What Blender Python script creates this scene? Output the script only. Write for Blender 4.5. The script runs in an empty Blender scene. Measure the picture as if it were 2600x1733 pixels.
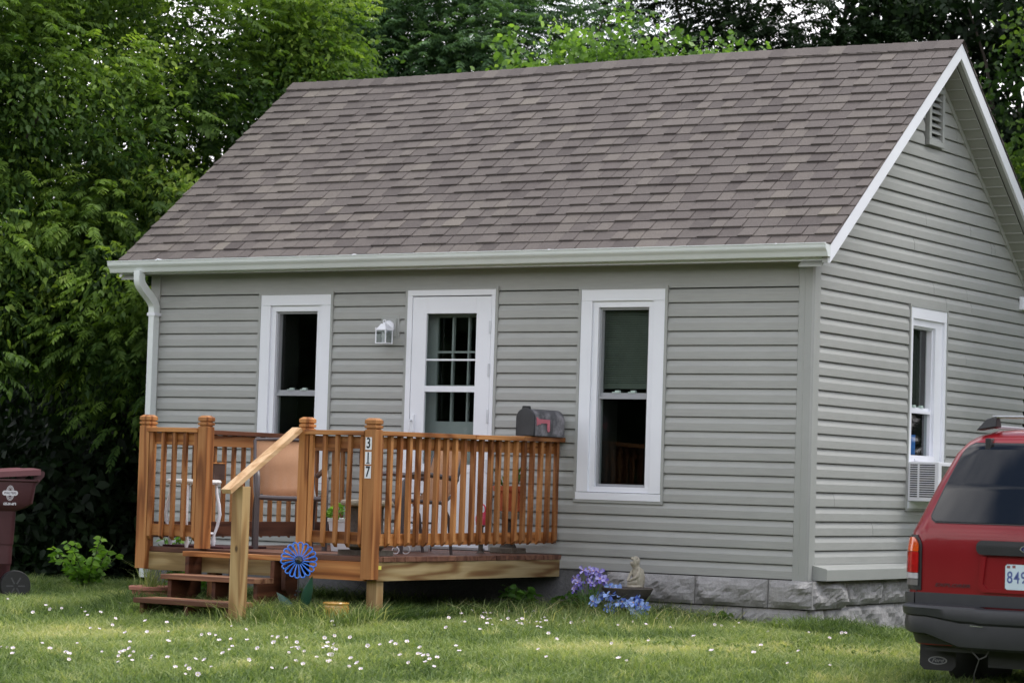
import bpy, bmesh, math, random
import numpy as np
from mathutils import Vector, Matrix
rng = np.random.default_rng(7); random.seed(7)
scene = bpy.context.scene
# ------------------------------------------------------------------ camera
CAM = Vector((8.97629, -18.87317, 0.67457)); FPX = 6767.936
ROWS = ((0.84994444, 0.52601613, 0.03002447), (-0.00261834, 0.06120255, -0.99812193), (-0.52686581, 0.84826958, 0.05339606))
cd = bpy.data.cameras.new('camera'); cam = bpy.data.objects.new('camera', cd); scene.collection.objects.link(cam)
rx, dy, fz = [Vector(r) for r in ROWS]
cam.matrix_world = Matrix(((rx.x, -dy.x, -fz.x, CAM.x), (rx.y, -dy.y, -fz.y, CAM.y), (rx.z, -dy.z, -fz.z, CAM.z), (0, 0, 0, 1)))
cd.sensor_width = 36; cd.lens = 36 * FPX / 2600; cd.clip_start = 0.1; cd.clip_end = 600
scene.camera = cam
cd.dof.use_dof = True; cd.dof.focus_distance = 20.2; cd.dof.aperture_fstop = 4.0
# ------------------------------------------------------------------ light
SUN_EL, SUN_AZ = math.radians(60), math.radians(48)   # azimuth clockwise from +Y
w = bpy.data.worlds.new('World'); scene.world = w; w.use_nodes = True
nt = w.node_tree; nt.nodes.clear()
N = nt.nodes.new; Lk = nt.links.new
sky = N('ShaderNodeTexSky'); sky.sky_type = 'NISHITA'; sky.sun_disc = False; sky.sun_elevation = SUN_EL; sky.sun_rotation = SUN_AZ
tc = N('ShaderNodeTexCoord'); mp = N('ShaderNodeMapping'); mp.inputs['Scale'].default_value = (1.6, 1.6, 3.2)
nz = N('ShaderNodeTexNoise'); nz.inputs['Scale'].default_value = 1.7; nz.inputs['Detail'].default_value = 7; nz.inputs['Roughness'].default_value = .55
cr = N('ShaderNodeValToRGB'); cr.color_ramp.elements[0].position = .40; cr.color_ramp.elements[1].position = .60
mul = N('ShaderNodeMixRGB'); mul.blend_type = 'MULTIPLY'; mul.inputs[0].default_value = 1; mul.inputs[2].default_value = (.12, .12, .12, 1)
mix = N('ShaderNodeMixRGB'); mix.inputs[2].default_value = (1.62, 1.60, 1.64, 1)
bg = N('ShaderNodeBackground'); bg.inputs['Strength'].default_value = 1.0; out = N('ShaderNodeOutputWorld')
Lk(tc.outputs['Generated'], mp.inputs[0]); Lk(mp.outputs[0], nz.inputs['Vector']); Lk(nz.outputs['Fac'], cr.inputs[0])
Lk(sky.outputs[0], mul.inputs[1]); Lk(mul.outputs[0], mix.inputs[1]); sx = N('ShaderNodeSeparateXYZ'); Lk(tc.outputs['Generated'], sx.inputs[0]); mr = N('ShaderNodeMapRange'); mr.inputs['From Min'].default_value = .05; mr.inputs['From Max'].default_value = .45; mr.inputs['To Min'].default_value = 1; mr.inputs['To Max'].default_value = 0; Lk(sx.outputs['Z'], mr.inputs['Value']); ad = N('ShaderNodeMath'); ad.use_clamp = True; Lk(cr.outputs[0], ad.inputs[0]); Lk(mr.outputs[0], ad.inputs[1]); Lk(ad.outputs[0], mix.inputs[0]); Lk(mix.outputs[0], bg.inputs[0]); Lk(bg.outputs[0], out.inputs[0])
sl = bpy.data.lights.new('sun', 'SUN'); sl.energy = 2.0; sl.angle = math.radians(28); sl.color = (1, .97, .92)
so = bpy.data.objects.new('sun', sl); scene.collection.objects.link(so)
sv = Vector((math.sin(SUN_AZ) * math.cos(SUN_EL), math.cos(SUN_AZ) * math.cos(SUN_EL), math.sin(SUN_EL)))
so.rotation_euler = sv.to_track_quat('Z', 'Y').to_euler()
scene.view_settings.view_transform = 'Standard'; scene.view_settings.look = 'None'; scene.view_settings.gamma = 1
scene.view_settings.exposure = 0.5
scene.view_settings.use_curve_mapping = False
scene.cycles.max_bounces = 8; scene.cycles.transparent_max_bounces = 12
# ------------------------------------------------------------------ helpers
COL = scene.collection
def tag(o, label=None, cat=None, group=None, kind=None):
    if label: o['label'] = label
    if cat: o['category'] = cat
    if group: o['group'] = group
    if kind: o['kind'] = kind
    return o
def thing(name, label, cat, loc=(0, 0, 0), rz=0, group=None):
    o = bpy.data.objects.new(name, None); COL.objects.link(o); o.location = loc; o.rotation_euler = (0, 0, rz); o.empty_display_size = .2
    return tag(o, label, cat, group)
def rootof(o):
    while o.parent: o = o.parent
    return o
class MB:
    def __init__(s): s.v = []; s.f = []; s.r = []; s.mi = []; s.m = 0
    def add(s, vs, fs, r=None):
        b = len(s.v); s.v += [tuple(p) for p in vs]; r = random.random() if r is None else r
        for f in fs: s.f.append(tuple(b + i for i in f)); s.r.append(r); s.mi.append(s.m)
        return s
    def box(s, x0, x1, y0, y1, z0, z1, r=None, T=None):
        vs = [(x, y, z) for z in (z0, z1) for y in (y0, y1) for x in (x0, x1)]
        if T: vs = [T(*p) for p in vs]
        return s.add(vs, [(0, 2, 3, 1), (4, 5, 7, 6), (0, 1, 5, 4), (2, 6, 7, 3), (0, 4, 6, 2), (1, 3, 7, 5)], r)
    def beam(s, a, b, w, h, up=(0, 0, 1), r=None):      # w across, h along up
        a, b = Vector(a), Vector(b); d = (b - a).normalized(); u = Vector(up); x = d.cross(u).normalized(); u = x.cross(d)
        vs = [p + x * sx * w / 2 + u * su * h / 2 for p in (a, b) for su in (-1, 1) for sx in (-1, 1)]
        return s.add(vs, [(0, 1, 3, 2), (4, 6, 7, 5), (0, 4, 5, 1), (2, 3, 7, 6), (0, 2, 6, 4), (1, 5, 7, 3)], r)
    def tube(s, pts, rad, n=8, closed=False, r=None, cap=True):
        pts = [Vector(p) for p in pts]; k = len(pts); rads = rad if isinstance(rad, (list, tuple)) else [rad] * k
        vs = []; prev = None
        for i, p in enumerate(pts):
            a = pts[(i - 1) % k] if (closed or i) else p; b = pts[(i + 1) % k] if (closed or i < k - 1) else p
            d = (b - a).normalized()
            if prev is None:
                t = Vector((0, 0, 1)) if abs(d.z) < .9 else Vector((1, 0, 0)); x = d.cross(t).normalized()
            else:
                x = (prev - d * prev.dot(d)).normalized()
            prev = x; y = d.cross(x)
            for j in range(n):
                a_ = 2 * math.pi * j / n; vs.append(p + (x * math.cos(a_) + y * math.sin(a_)) * rads[i])
        fs = []
        for i in range(k if closed else k - 1):
            for j in range(n):
                i2 = (i + 1) % k; fs.append((i * n + j, i * n + (j + 1) % n, i2 * n + (j + 1) % n, i2 * n + j))
        if cap and not closed: fs += [tuple(range(n - 1, -1, -1)), tuple((k - 1) * n + j for j in range(n))]
        return s.add(vs, fs, r)
    def lathe(s, prof, c=(0, 0, 0), n=28, r=None, cap=True, sx=1, sy=1):
        vs = [(c[0] + q * sx * math.cos(2 * math.pi * j / n), c[1] + q * sy * math.sin(2 * math.pi * j / n), c[2] + z) for q, z in prof for j in range(n)]
        k = len(prof); fs = [(i * n + j, i * n + (j + 1) % n, (i + 1) * n + (j + 1) % n, (i + 1) * n + j) for i in range(k - 1) for j in range(n)]
        if cap: fs += [tuple(range(n - 1, -1, -1)), tuple((k - 1) * n + j for j in range(n))]
        return s.add(vs, fs, r)
    def prism(s, poly, fn, d0, d1, r=None):              # poly of (a,b); fn(a,b,d)->xyz
        n = len(poly); vs = [fn(a, b, d0) for a, b in poly] + [fn(a, b, d1) for a, b in poly]
        fs = [tuple(range(n)), tuple(range(2 * n - 1, n - 1, -1))] + [(i, i + n, (i + 1) % n + n, (i + 1) % n) for i in range(n)]
        return s.add(vs, fs, r)
    def build(s, name, mat, parent=None, smooth=False, bevel=0, world=True, label=None, fixn=True):
        off = Vector((0, 0, 0))
        if parent and world: off = rootof(parent).location
        me = bpy.data.meshes.new(name); me.from_pydata([(p[0] - off.x, p[1] - off.y, p[2] - off.z) for p in s.v], [], s.f)
        for m in (mat if isinstance(mat, (list, tuple)) else [mat]): me.materials.append(m)
        if isinstance(mat, (list, tuple)): me.polygons.foreach_set('material_index', s.mi)
        a = me.attributes.new('rnd', 'FLOAT', 'FACE'); a.data.foreach_set('value', s.r)
        if fixn:
            bm = bmesh.new(); bm.from_mesh(me); bmesh.ops.recalc_face_normals(bm, faces=bm.faces); bm.to_mesh(me); bm.free()
        if smooth:
            me.polygons.foreach_set('use_smooth', [True] * len(me.polygons))
            try: me.set_sharp_from_angle(angle=math.radians(smooth if smooth > 1 else 40))
            except Exception: pass
        o = bpy.data.objects.new(name, me); COL.objects.link(o)
        if parent: o.parent = parent
        if bevel:
            b = o.modifiers.new('bevel', 'BEVEL'); b.width = bevel; b.segments = 2; b.limit_method = 'ANGLE'; b.angle_limit = math.radians(50)
        if label: o['label'] = label
        return o
def flush():
    bpy.context.view_layer.update()
# ---- node materials
class NM:
    def __init__(s, name):
        s.m = bpy.data.materials.new(name); s.m.use_nodes = True; s.t = s.m.node_tree; s.t.nodes.clear()
        s.o = s.t.nodes.new('ShaderNodeOutputMaterial'); s.p = s.t.nodes.new('ShaderNodeBsdfPrincipled'); s.link(s.p.outputs[0], s.o.inputs[0])
    def link(s, a, b): s.t.links.new(a, b)
    def n(s, ty, **k):
        x = s.t.nodes.new('ShaderNode' + ty)
        for a, b in k.items():
            if a in x.inputs: x.inputs[a].default_value = b
            else: setattr(x, a, b)
        return x
    def coord(s, scale=(1, 1, 1), kind='Object', jitter=True):
        t = s.n('TexCoord'); m = s.n('Mapping'); m.inputs['Scale'].default_value = scale; src = t.outputs[kind]
        if jitter:
            a = s.attr('rnd'); oi = s.n('ObjectInfo'); ad = s.n('Math', operation='ADD'); s.link(a, ad.inputs[0]); s.link(oi.outputs['Random'], ad.inputs[1])
            vm = s.n('VectorMath', operation='SCALE'); vm.inputs[0].default_value = (13.1, 7.7, 9.3); s.link(ad.outputs[0], vm.inputs['Scale'])
            va = s.n('VectorMath', operation='ADD'); s.link(src, va.inputs[0]); s.link(vm.outputs[0], va.inputs[1]); src = va.outputs[0]
        s.link(src, m.inputs[0]); return m.outputs[0]
    def attr(s, name):
        a = s.n('Attribute', attribute_name=name); return a.outputs['Fac']
    def noise(s, vec, scale, detail=4, rough=.5, dist=0):
        x = s.n('TexNoise'); x.inputs['Scale'].default_value = scale; x.inputs['Detail'].default_value = detail; x.inputs['Roughness'].default_value = rough; x.inputs['Distortion'].default_value = dist
        s.link(vec, x.inputs['Vector']); return x.outputs['Fac']
    def ramp(s, fac, stops):
        x = s.n('ValToRGB'); e = x.color_ramp.elements
        while len(e) < len(stops): e.new(.5)
        for i, (p, c) in enumerate(stops): e[i].position = p; e[i].color = (*c, 1)
        s.link(fac, x.inputs[0]); return x.outputs[0]
    def math(s, op, a, b=0.0):
        x = s.n('Math', operation=op)
        for i, q in enumerate((a, b)):
            if isinstance(q, (int, float)): x.inputs[i].default_value = q
            else: s.link(q, x.inputs[i])
        return x.outputs[0]
    def mix(s, fac, a, b, mode='MIX'):
        x = s.n('MixRGB', blend_type=mode)
        for i, q in enumerate((fac, a, b)):
            if isinstance(q, (int, float)): x.inputs[i].default_value = q
            elif isinstance(q, tuple): x.inputs[i].default_value = (*q, 1)
            else: s.link(q, x.inputs[i])
        return x.outputs[0]
    def bump(s, h, strength=.3, dist=.01):
        x = s.n('Bump'); x.inputs['Strength'].default_value = strength; x.inputs['Distance'].default_value = dist; s.link(h, x.inputs['Height']); s.link(x.outputs[0], s.p.inputs['Normal'])
    def base(s, c):
        if isinstance(c, tuple): s.p.inputs['Base Color'].default_value = (*c, 1)
        else: s.link(c, s.p.inputs['Base Color'])
    def set(s, **k):
        for a, b in k.items(): s.p.inputs[a.replace('_', ' ')].default_value = b
def simple(name, c, rough=.5, var=.15, scale=6, bump=0, metal=0, spec=.5, dirt=None, coat=0):
    m = NM(name); v = m.coord(jitter=False)
    n = m.noise(v, scale, 5, .6)
    lo = tuple(x * (1 - var) for x in c); hi = tuple(min(1, x * (1 + var)) for x in c)
    col = m.ramp(n, [(.3, lo), (.7, hi)])
    if dirt:
        n2 = m.noise(v, dirt[1], 6, .65); f = m.ramp(n2, [(dirt[2], (0, 0, 0)), (min(1, dirt[2] + .18), (1, 1, 1))]); col = m.mix(f, col, dirt[0])
    m.base(col); m.set(Roughness=rough, Metallic=metal); m.p.inputs['Specular IOR Level'].default_value = spec
    if coat: m.p.inputs['Coat Weight'].default_value = coat; m.p.inputs['Coat Roughness'].default_value = .04
    if bump: m.bump(m.noise(v, scale * 12, 4, .7), bump, .005)
    return m.m
def wood(name, axis, light, mid, dark, rough=.55, ring=34, contrast=1.0):
    m = NM(name); sc = [5.0, 5.0, 5.0]; sc['xyz'.index(axis)] = .62
    v = m.coord(tuple(sc)); n = m.noise(v, 1.0, 2.5, .45, .35)
    rg = m.math('SINE', m.math('MULTIPLY', n, ring)); rg = m.math('ADD', m.math('MULTIPLY', rg, .5), .5)
    sc2 = [70.0, 70.0, 70.0]; sc2['xyz'.index(axis)] = 2.0
    fine = m.noise(m.coord(tuple(sc2)), 1, 3, .6)
    c = m.ramp(rg, [(.0, dark), (.38, mid), (.85, light)])
    c = m.mix(.68 * contrast, mid, c)
    oi = m.n('ObjectInfo'); rr = m.math('FRACT', m.math('ADD', m.attr('rnd'), oi.outputs['Random']))
    tint = m.ramp(rr, [(0, (.72, .68, .66)), (.5, (1, 1, 1)), (1, (1.22, 1.22, 1.18))]); c = m.mix(1.0, c, tint, 'MULTIPLY')
    c = m.mix(.35, c, m.ramp(fine, [(.35, (.55, .5, .46)), (.65, (1.0, 1.0, 1.0))]), 'MULTIPLY')
    kn = m.coord((9, 9, 9) if axis == 'q' else tuple(3.4 if q != 'xyz'.index(axis) else 1.9 for q in range(3)))
    vo = m.n('TexVoronoi'); m.link(kn, vo.inputs['Vector']); vo.inputs['Scale'].default_value = 1.15
    k = m.ramp(vo.outputs['Distance'], [(.035, (1, 1, 1)), (.075, (0, 0, 0))]); c = m.mix(k, c, tuple(x * .45 for x in dark))
    m.base(c); m.set(Roughness=rough); m.p.inputs['Specular IOR Level'].default_value = .3
    m.bump(m.math('ADD', fine, m.math('MULTIPLY', rg, .4)), .18, .003)
    return m.m
SL, SM, SD = (.47, .225, .082), (.345, .135, .042), (.13, .040, .011)
WX, WY, WZ = [wood('stained_wood_' + a, a, SL, SM, SD) for a in 'xyz']
GRN = wood('treated_pine', 'x', (.42, .33, .17), (.33, .235, .11), (.20, .13, .05), contrast=1.3); GRNY = wood('treated_pine_y', 'y', (.44, .35, .19), (.34, .25, .12), (.20, .11, .045), contrast=1.5); GRNZ = wood('treated_pine_z', 'z', (.42, .30, .15), (.32, .20, .09), (.18, .10, .04))
HAND = wood('handrail_wood', 'x', (.60, .42, .25), (.50, .31, .16), (.30, .15, .06), contrast=.7)
DECKM = wood('deck_board_wood', 'x', (.20, .10, .065), (.14, .062, .04), (.075, .03, .02), rough=.5); DARKW = wood('dark_stained_wood', 'x', (.13, .05, .026), (.085, .030, .015), (.04, .014, .007)); DARKWY = wood('dark_stained_wood_y', 'y', (.13, .05, .026), (.085, .030, .015), (.04, .014, .007))
def siding_mat():
    m = NM('vinyl_siding'); v = m.coord((1, 1, 1), jitter=False); n = m.noise(v, 1.3, 5, .6)
    c = m.ramp(n, [(.3, (.325, .332, .316)), (.7, (.368, .375, .359))])
    g = m.noise(m.coord((6, 6, 90), jitter=False), 1, 3, .6); c = m.mix(.12, c, m.ramp(g, [(.3, (.2, .2, .19)), (.7, (.5, .5, .48))]))
    m.base(c); m.set(Roughness=.42); m.p.inputs['Specular IOR Level'].default_value = .4; m.bump(m.noise(m.coord((4, 4, 120), jitter=False), 1, 3), .06, .002); return m.m
SID = siding_mat(); TRIMG = simple('grey_trim', (.34, .35, .335), .4, .05, 2); SOFF = simple('soffit_vinyl', (.30, .31, .28), .5, .06, 2)
WHITE = simple('white_vinyl', (.80, .82, .87), .32, .03, 1.5); WALU = simple('white_aluminium', (.78, .80, .84), .35, .04, 3, dirt=((.55, .55, .53), 9, .72)); GUT = simple('gutter_white', (.70, .74, .73), .3, .05, 2, dirt=((.42, .43, .40), 7, .66))
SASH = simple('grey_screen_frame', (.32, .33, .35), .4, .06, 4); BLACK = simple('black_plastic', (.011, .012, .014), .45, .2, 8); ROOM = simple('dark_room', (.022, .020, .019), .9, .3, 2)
def glass_mat(name, tint=(.75, .8, .8), rough=.02, refl=1.0, dirt=.05):
    m = NM(name); m.t.nodes.remove(m.p); tr = m.n('BsdfTransparent'); tr.inputs[0].default_value = (*tint, 1)
    gl = m.n('BsdfGlossy'); gl.inputs['Roughness'].default_value = rough; fr = m.n('Fresnel'); fr.inputs['IOR'].default_value = 1.45
    ge = m.n('NewGeometry'); f = m.math('MULTIPLY', m.math('MULTIPLY', fr.outputs[0], refl), m.math('SUBTRACT', 1.0, ge.outputs['Backfacing'])); mx = m.n('MixShader'); m.link(f, mx.inputs[0]); m.link(tr.outputs[0], mx.inputs[1]); m.link(gl.outputs[0], mx.inputs[2])
    df = m.n('BsdfDiffuse'); df.inputs[0].default_value = (.5, .5, .5, 1); m2 = m.n('MixShader'); m2.inputs[0].default_value = dirt * .2
    m.link(mx.outputs[0], m2.inputs[1]); m.link(df.outputs[0], m2.inputs[2]); m.link(m2.outputs[0], m.o.inputs[0]); return m.m
GLASS = glass_mat('window_glass', (.80, .84, .82), refl=1.15, dirt=.0)
def roof_mat():
    m = NM('asphalt_shingle'); a = m.attr('rnd')
    c = m.ramp(a, [(0, (.070, .058, .055)), (.3, (.098, .083, .078)), (.55, (.122, .105, .097)), (.8, (.148, .129, .115)), (1, (.176, .155, .134))])
    v = m.coord((1, 1, 1), jitter=False); n = m.noise(v, 150, 3, .85); c = m.mix(.75, c, m.ramp(n, [(.3, (.35, .33, .32)), (.7, (1.6, 1.6, 1.6))]), 'MULTIPLY')
    s = m.noise(v, .7, 4, .6); c = m.mix(.5, c, m.ramp(s, [(.3, (.82, .8, .8)), (.7, (1.1, 1.1, 1.08))]), 'MULTIPLY')
    m.base(c); m.set(Roughness=.88); m.bump(n, .5, .003); return m.m
ROOF = roof_mat()
def stone_mat(name, a, b):
    m = NM(name); v = m.coord((1, 1, 1)); n = m.noise(v, 5, 8, .7); c = m.ramp(n, [(.3, a), (.7, b)])
    f = m.noise(v, 60, 4, .7); c = m.mix(.4, c, m.ramp(f, [(.3, (.5, .5, .5)), (.7, (1.3, 1.3, 1.3))]), 'MULTIPLY')
    m.base(c); m.set(Roughness=.9); m.bump(m.math('ADD', n, m.math('MULTIPLY', f, .3)), .8, .02); return m.m
STONE = stone_mat('grey_block_stone', (.25, .245, .24), (.42, .41, .41)); PARGE = stone_mat('parged_concrete', (.12, .12, .125), (.17, .17, .175)); CONC = stone_mat('weathered_concrete', (.10, .09, .075), (.24, .22, .18)); STAT = stone_mat('pale_cast_stone', (.30, .27, .21), (.52, .48, .40)); DKCONC = stone_mat('dark_stone', (.05, .045, .038), (.12, .10, .085))
MORT = stone_mat('mortar', (.16, .155, .15), (.22, .21, .2))
# ------------------------------------------------------------------ ground
def gz(x, y):
    return -.405 - .05 * max(0, -y - 3.0) - .045 * max(0, x - .8) * (1 if y < 0 else max(0, 1 - y / 6)) - .012 * max(0, y)
def ground():
    m = NM('lawn_soil'); v = m.coord((1, 1, 1), jitter=False); n = m.noise(v, 1.2, 6, .6); c = m.ramp(n, [(.3, (.035, .06, .015)), (.55, (.06, .09, .025)), (.75, (.13, .13, .05))])
    f = m.noise(v, 40, 4, .7); c = m.mix(.6, c, m.ramp(f, [(.3, (.4, .4, .4)), (.7, (1.4, 1.4, 1.3))]), 'MULTIPLY'); m.base(c); m.set(Roughness=1.0); m.bump(f, .8, .03)
    xs = np.concatenate([np.linspace(-320, -14, 10), np.linspace(-12, 8, 41), np.linspace(10, 320, 10)]); ys = np.concatenate([np.linspace(-320, -14, 10), np.linspace(-12, 8, 41), np.linspace(10, 320, 10)])
    b = MB(); nx = len(xs); vs = []
    for y in ys:
        for x in xs:
            yy = max(-12, min(8, y)); xx = max(-12, min(8, x)); z = gz(xx, yy) + .012 * math.sin(x * 2.1) * math.cos(y * 1.7) * (abs(x) < 13 and abs(y) < 13); vs.append((x, y, z))
    b.add(vs, [(j * nx + i, j * nx + i + 1, (j + 1) * nx + i + 1, (j + 1) * nx + i) for j in range(len(ys) - 1) for i in range(nx - 1)])
    tag(b.build('lawn', m.m, smooth=True), kind='structure')
ground()
# ------------------------------------------------------------------ house
C_ = .1143; HW = -6.58; HD = 4.54; RY = 2.27; XL = -6.80; XR = .27; EY = -.26
house = thing('house', 'single storey grey vinyl sided house with brown shingle gable roof behind the wooden deck', 'house', (-3.3, 2.27, -.4))
FR = lambda a, d, z: (a, -d, z)      # front wall: a along X, d outward
GA = lambda a, d, z: (d, a, z)       # gable wall: a along Y
def ztop(y): return 4.56 - .776 * abs(y - RY)
def siding(mb, fn, k0, k1, ztopmax, span, holes):
    zs = []
    for k in range(k0, k1):
        z = k * C_
        prof = [(.020, z), (.0215, z + .005), (.0205, z + .062), (.0035, z + .1078), (-.02, z + .1085), (-.02, z + .1138), (.020, z + C_ - .0002)]
        r = .5; rs_ = random.Random(k * 7 + 3); seam = [rs_.uniform(-6.2, 4.2) for _ in range(2)]
        for (d0, a), (d1, b) in zip(prof[:-1], prof[1:]):
            if a >= ztopmax: break
            cuts = sorted({a, b} | {h for hh in holes for h in hh[2:4] if a < h < b})
            for c0, c1 in zip(cuts[:-1], cuts[1:]):
                if c1 > ztopmax: c1 = ztopmax
                if c1 - c0 < 1e-6: continue
                e0 = d0 + (d1 - d0) * (c0 - a) / (b - a); e1 = d0 + (d1 - d0) * (c1 - a) / (b - a); mid = (c0 + c1) / 2
                l0, r0 = span(c0); l1, r1 = span(c1)
                if r0 <= l0 and r1 <= l1: continue
                segs = [(l0, r0, l1, r1)]
                for hx0, hx1, hz0, hz1 in holes:
                    if hz0 < mid < hz1:
                        ns = []
                        for s in segs:
                            if hx1 <= max(s[0], s[2]) or hx0 >= min(s[1], s[3]): ns.append(s); continue
                            if hx0 > s[0]: ns.append((s[0], hx0, s[2], hx0))
                            if hx1 < s[1]: ns.append((hx1, s[1], hx1, s[3]))
                        segs = ns
                for q_ in seam:
                    segs = [x_ for s in segs for x_ in ([(s[0], q_, s[2], q_), (q_, s[1], q_, s[3])] if max(s[0], s[2]) < q_ < min(s[1], s[3]) else [s])]
                for s in segs:
                    pr_ = .0011 * sum(1 for q_ in seam if min(s[0], s[2]) >= q_ - 1e-6); mb.add([fn(s[0], e0 + pr_, c0), fn(s[1], e0 + pr_, c0), fn(s[3], e1 + pr_, c1), fn(s[2], e1 + pr_, c1)], [(0, 1, 2, 3)], r)
LW = (-5.358, -4.596, .571, 2.279); RW = (-2.072, -1.288, .571, 2.285); DR = (-3.790, -2.901, .115, 2.302); GW = (1.885, 2.66, .575, 2.268)
b = MB(); siding(b, FR, 0, 20, 9, lambda z: (HW, -.06), [LW, RW, DR])
b.box(HW, -.06, -.012, .0, 20 * C_ + .0045, 2.49, .5)
for h in (LW, RW, DR): pass
front = b.build('front_siding', SID, house)
b = MB(); siding(b, GA, 1, 40, 4.36, lambda z: (max(.06, RY - (4.36 - z) / .776), min(HD, RY + (4.36 - z) / .776)), [GW, (2.10, 2.46, 3.66, 4.2)])
b.build('gable_siding', SID, house)
b = MB(); b.box(HW - .012, HW, 0, HD, 0, 2.5, .5); b.prism([(0, 2.5), (HD, 2.5), (RY, 4.36)], lambda a, z, d: (d, a, z), HW - .012, HW, .5); b.box(HW, 0, HD, HD + .012, 0, 2.5, .5); b.build('rear_siding', SID, house)
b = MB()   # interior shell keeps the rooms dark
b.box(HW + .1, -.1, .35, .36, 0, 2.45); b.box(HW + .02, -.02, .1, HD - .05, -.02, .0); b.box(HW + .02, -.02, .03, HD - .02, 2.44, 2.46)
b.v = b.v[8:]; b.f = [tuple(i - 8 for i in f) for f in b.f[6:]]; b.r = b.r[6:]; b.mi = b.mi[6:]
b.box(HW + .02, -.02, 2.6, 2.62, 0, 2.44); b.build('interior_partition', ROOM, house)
# corner posts
b = MB()
for (ax, ay) in ((0, 0),):
    for q0, q1, d in ((-.105, -.032, .024), (-.032, .026, .0245)): pass
b.prism([(-.106, .0), (-.106, -.018), (-.096, -.028), (-.050, -.028), (-.042, -.034), (.018, -.034), (.034, -.018), (.034, .040), (.028, .050), (.028, .098), (.018, .106), (0, .106), (0, 0)], lambda a, c, d: (a, c, d), -.03, 2.50, .5)
b.build('corner_post', TRIMG, house)
b = MB(); b.box(HW - .03, HW + .07, -.030, .0, -.02, 2.49, .5); b.box(HW - .034, HW, -.027, .09, -.018, 2.487, .5); b.build('corner_post', TRIMG, house)
# foundation: rock faced blocks
def block(mb, fn, a0, a1, z0, z1, out, seed):
    na, nz_ = max(6, int((a1 - a0) / .035)), 8; vs = []; r_ = np.random.default_rng(seed); ph = r_.random(6) * 6
    for j in range(nz_ + 1):
        for i in range(na + 1):
            u, v = i / na, j / nz_; a, z = a0 + (a1 - a0) * u, z0 + (z1 - z0) * v
            e = min(u * (a1 - a0), (1 - u) * (a1 - a0)) / .05; f = min(v, 1 - v) * (z1 - z0) / .045; k = min(1, e) * min(1, f)
            h = .028 + .014 * math.sin(a * 11 + z * 9 + ph[0]) + .012 * math.sin(z * 24 + a * 15 + ph[1]) + .004 * math.sin(a * 41 + ph[2]) * math.cos(z * 43 + ph[3]) + .005 * r_.standard_normal()
            vs.append(fn(a + .006 * r_.standard_normal() * (0 < i < na), out + k * max(.004, h + .012), z))
    n0 = len(vs); fs = [(j * (na + 1) + i, j * (na + 1) + i + 1, (j + 1) * (na + 1) + i + 1, (j + 1) * (na + 1) + i) for j in range(nz_) for i in range(na)]
    mb.add(vs, fs); mb.add([fn(a0, -.02, z1), fn(a1, -.02, z1), fn(a1, out, z1), fn(a0, out, z1), fn(a0, -.02, z0), fn(a0, out, z0), fn(a1, -.02, z0), fn(a1, out, z0)], [(0, 1, 2, 3), (0, 3, 5, 4), (1, 6, 7, 2), (4, 5, 7, 6)])
fnd = MB(); fnd.box(-1.75, .02, .0, .02, -.7, -.012); fnd.build('foundation_mortar', MORT, house)
fb = MB(); e = [-1.75, -1.47, -.945, -.30, .085]
for i in range(4): block(fb, FR, e[i] + .004, e[i + 1] - .004, -.225, -.008, .038, i + 3)
e = [-1.75, -1.20, -.53, .03]
for i in range(3): block(fb, FR, e[i] + .004, e[i + 1] - .004, -.50, -.236, .012, i + 13)
e = [-.045, .62, 1.33, 2.0, 2.7, 3.4, 4.5]
for i in range(6): block(fb, GA, e[i] + .004, e[i + 1] - .004, -.205 - (.02 if i == 0 else 0), -.008, .045 + (.02 if i == 0 else 0), i + 23)
e = [0, .3, 1.0, 1.7, 2.4, 3.3, 4.5]
for i in range(6): block(fb, GA, e[i] + .004, e[i + 1] - .004, -.50, -.215, .012, i + 33)
fb.build('foundation_blocks', STONE, house)
b = MB(); b.box(HW + .01, -1.752, -.004, .04, -.7, -.004); b.box(HW + .01, HW + .05, 0, HD, -.7, -.01); b.box(HW, .0, HD - .05, HD, -.7, -.01); b.box(-.03, .01, .0, HD, -.7, -.02); b.build('foundation_wall', PARGE, house)
# water table ledge on gable side
b = MB(); b.prism([(.0, .118), (.012, .118), (.15, .090), (.155, .082), (.155, -.002), (.0, -.002)], lambda a, z, d: (a, d, z), .062, HD, .5); b.box(.0, .026, .106, HD, .119, .133, .5); b.build('ledge', TRIMG, house)
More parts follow.
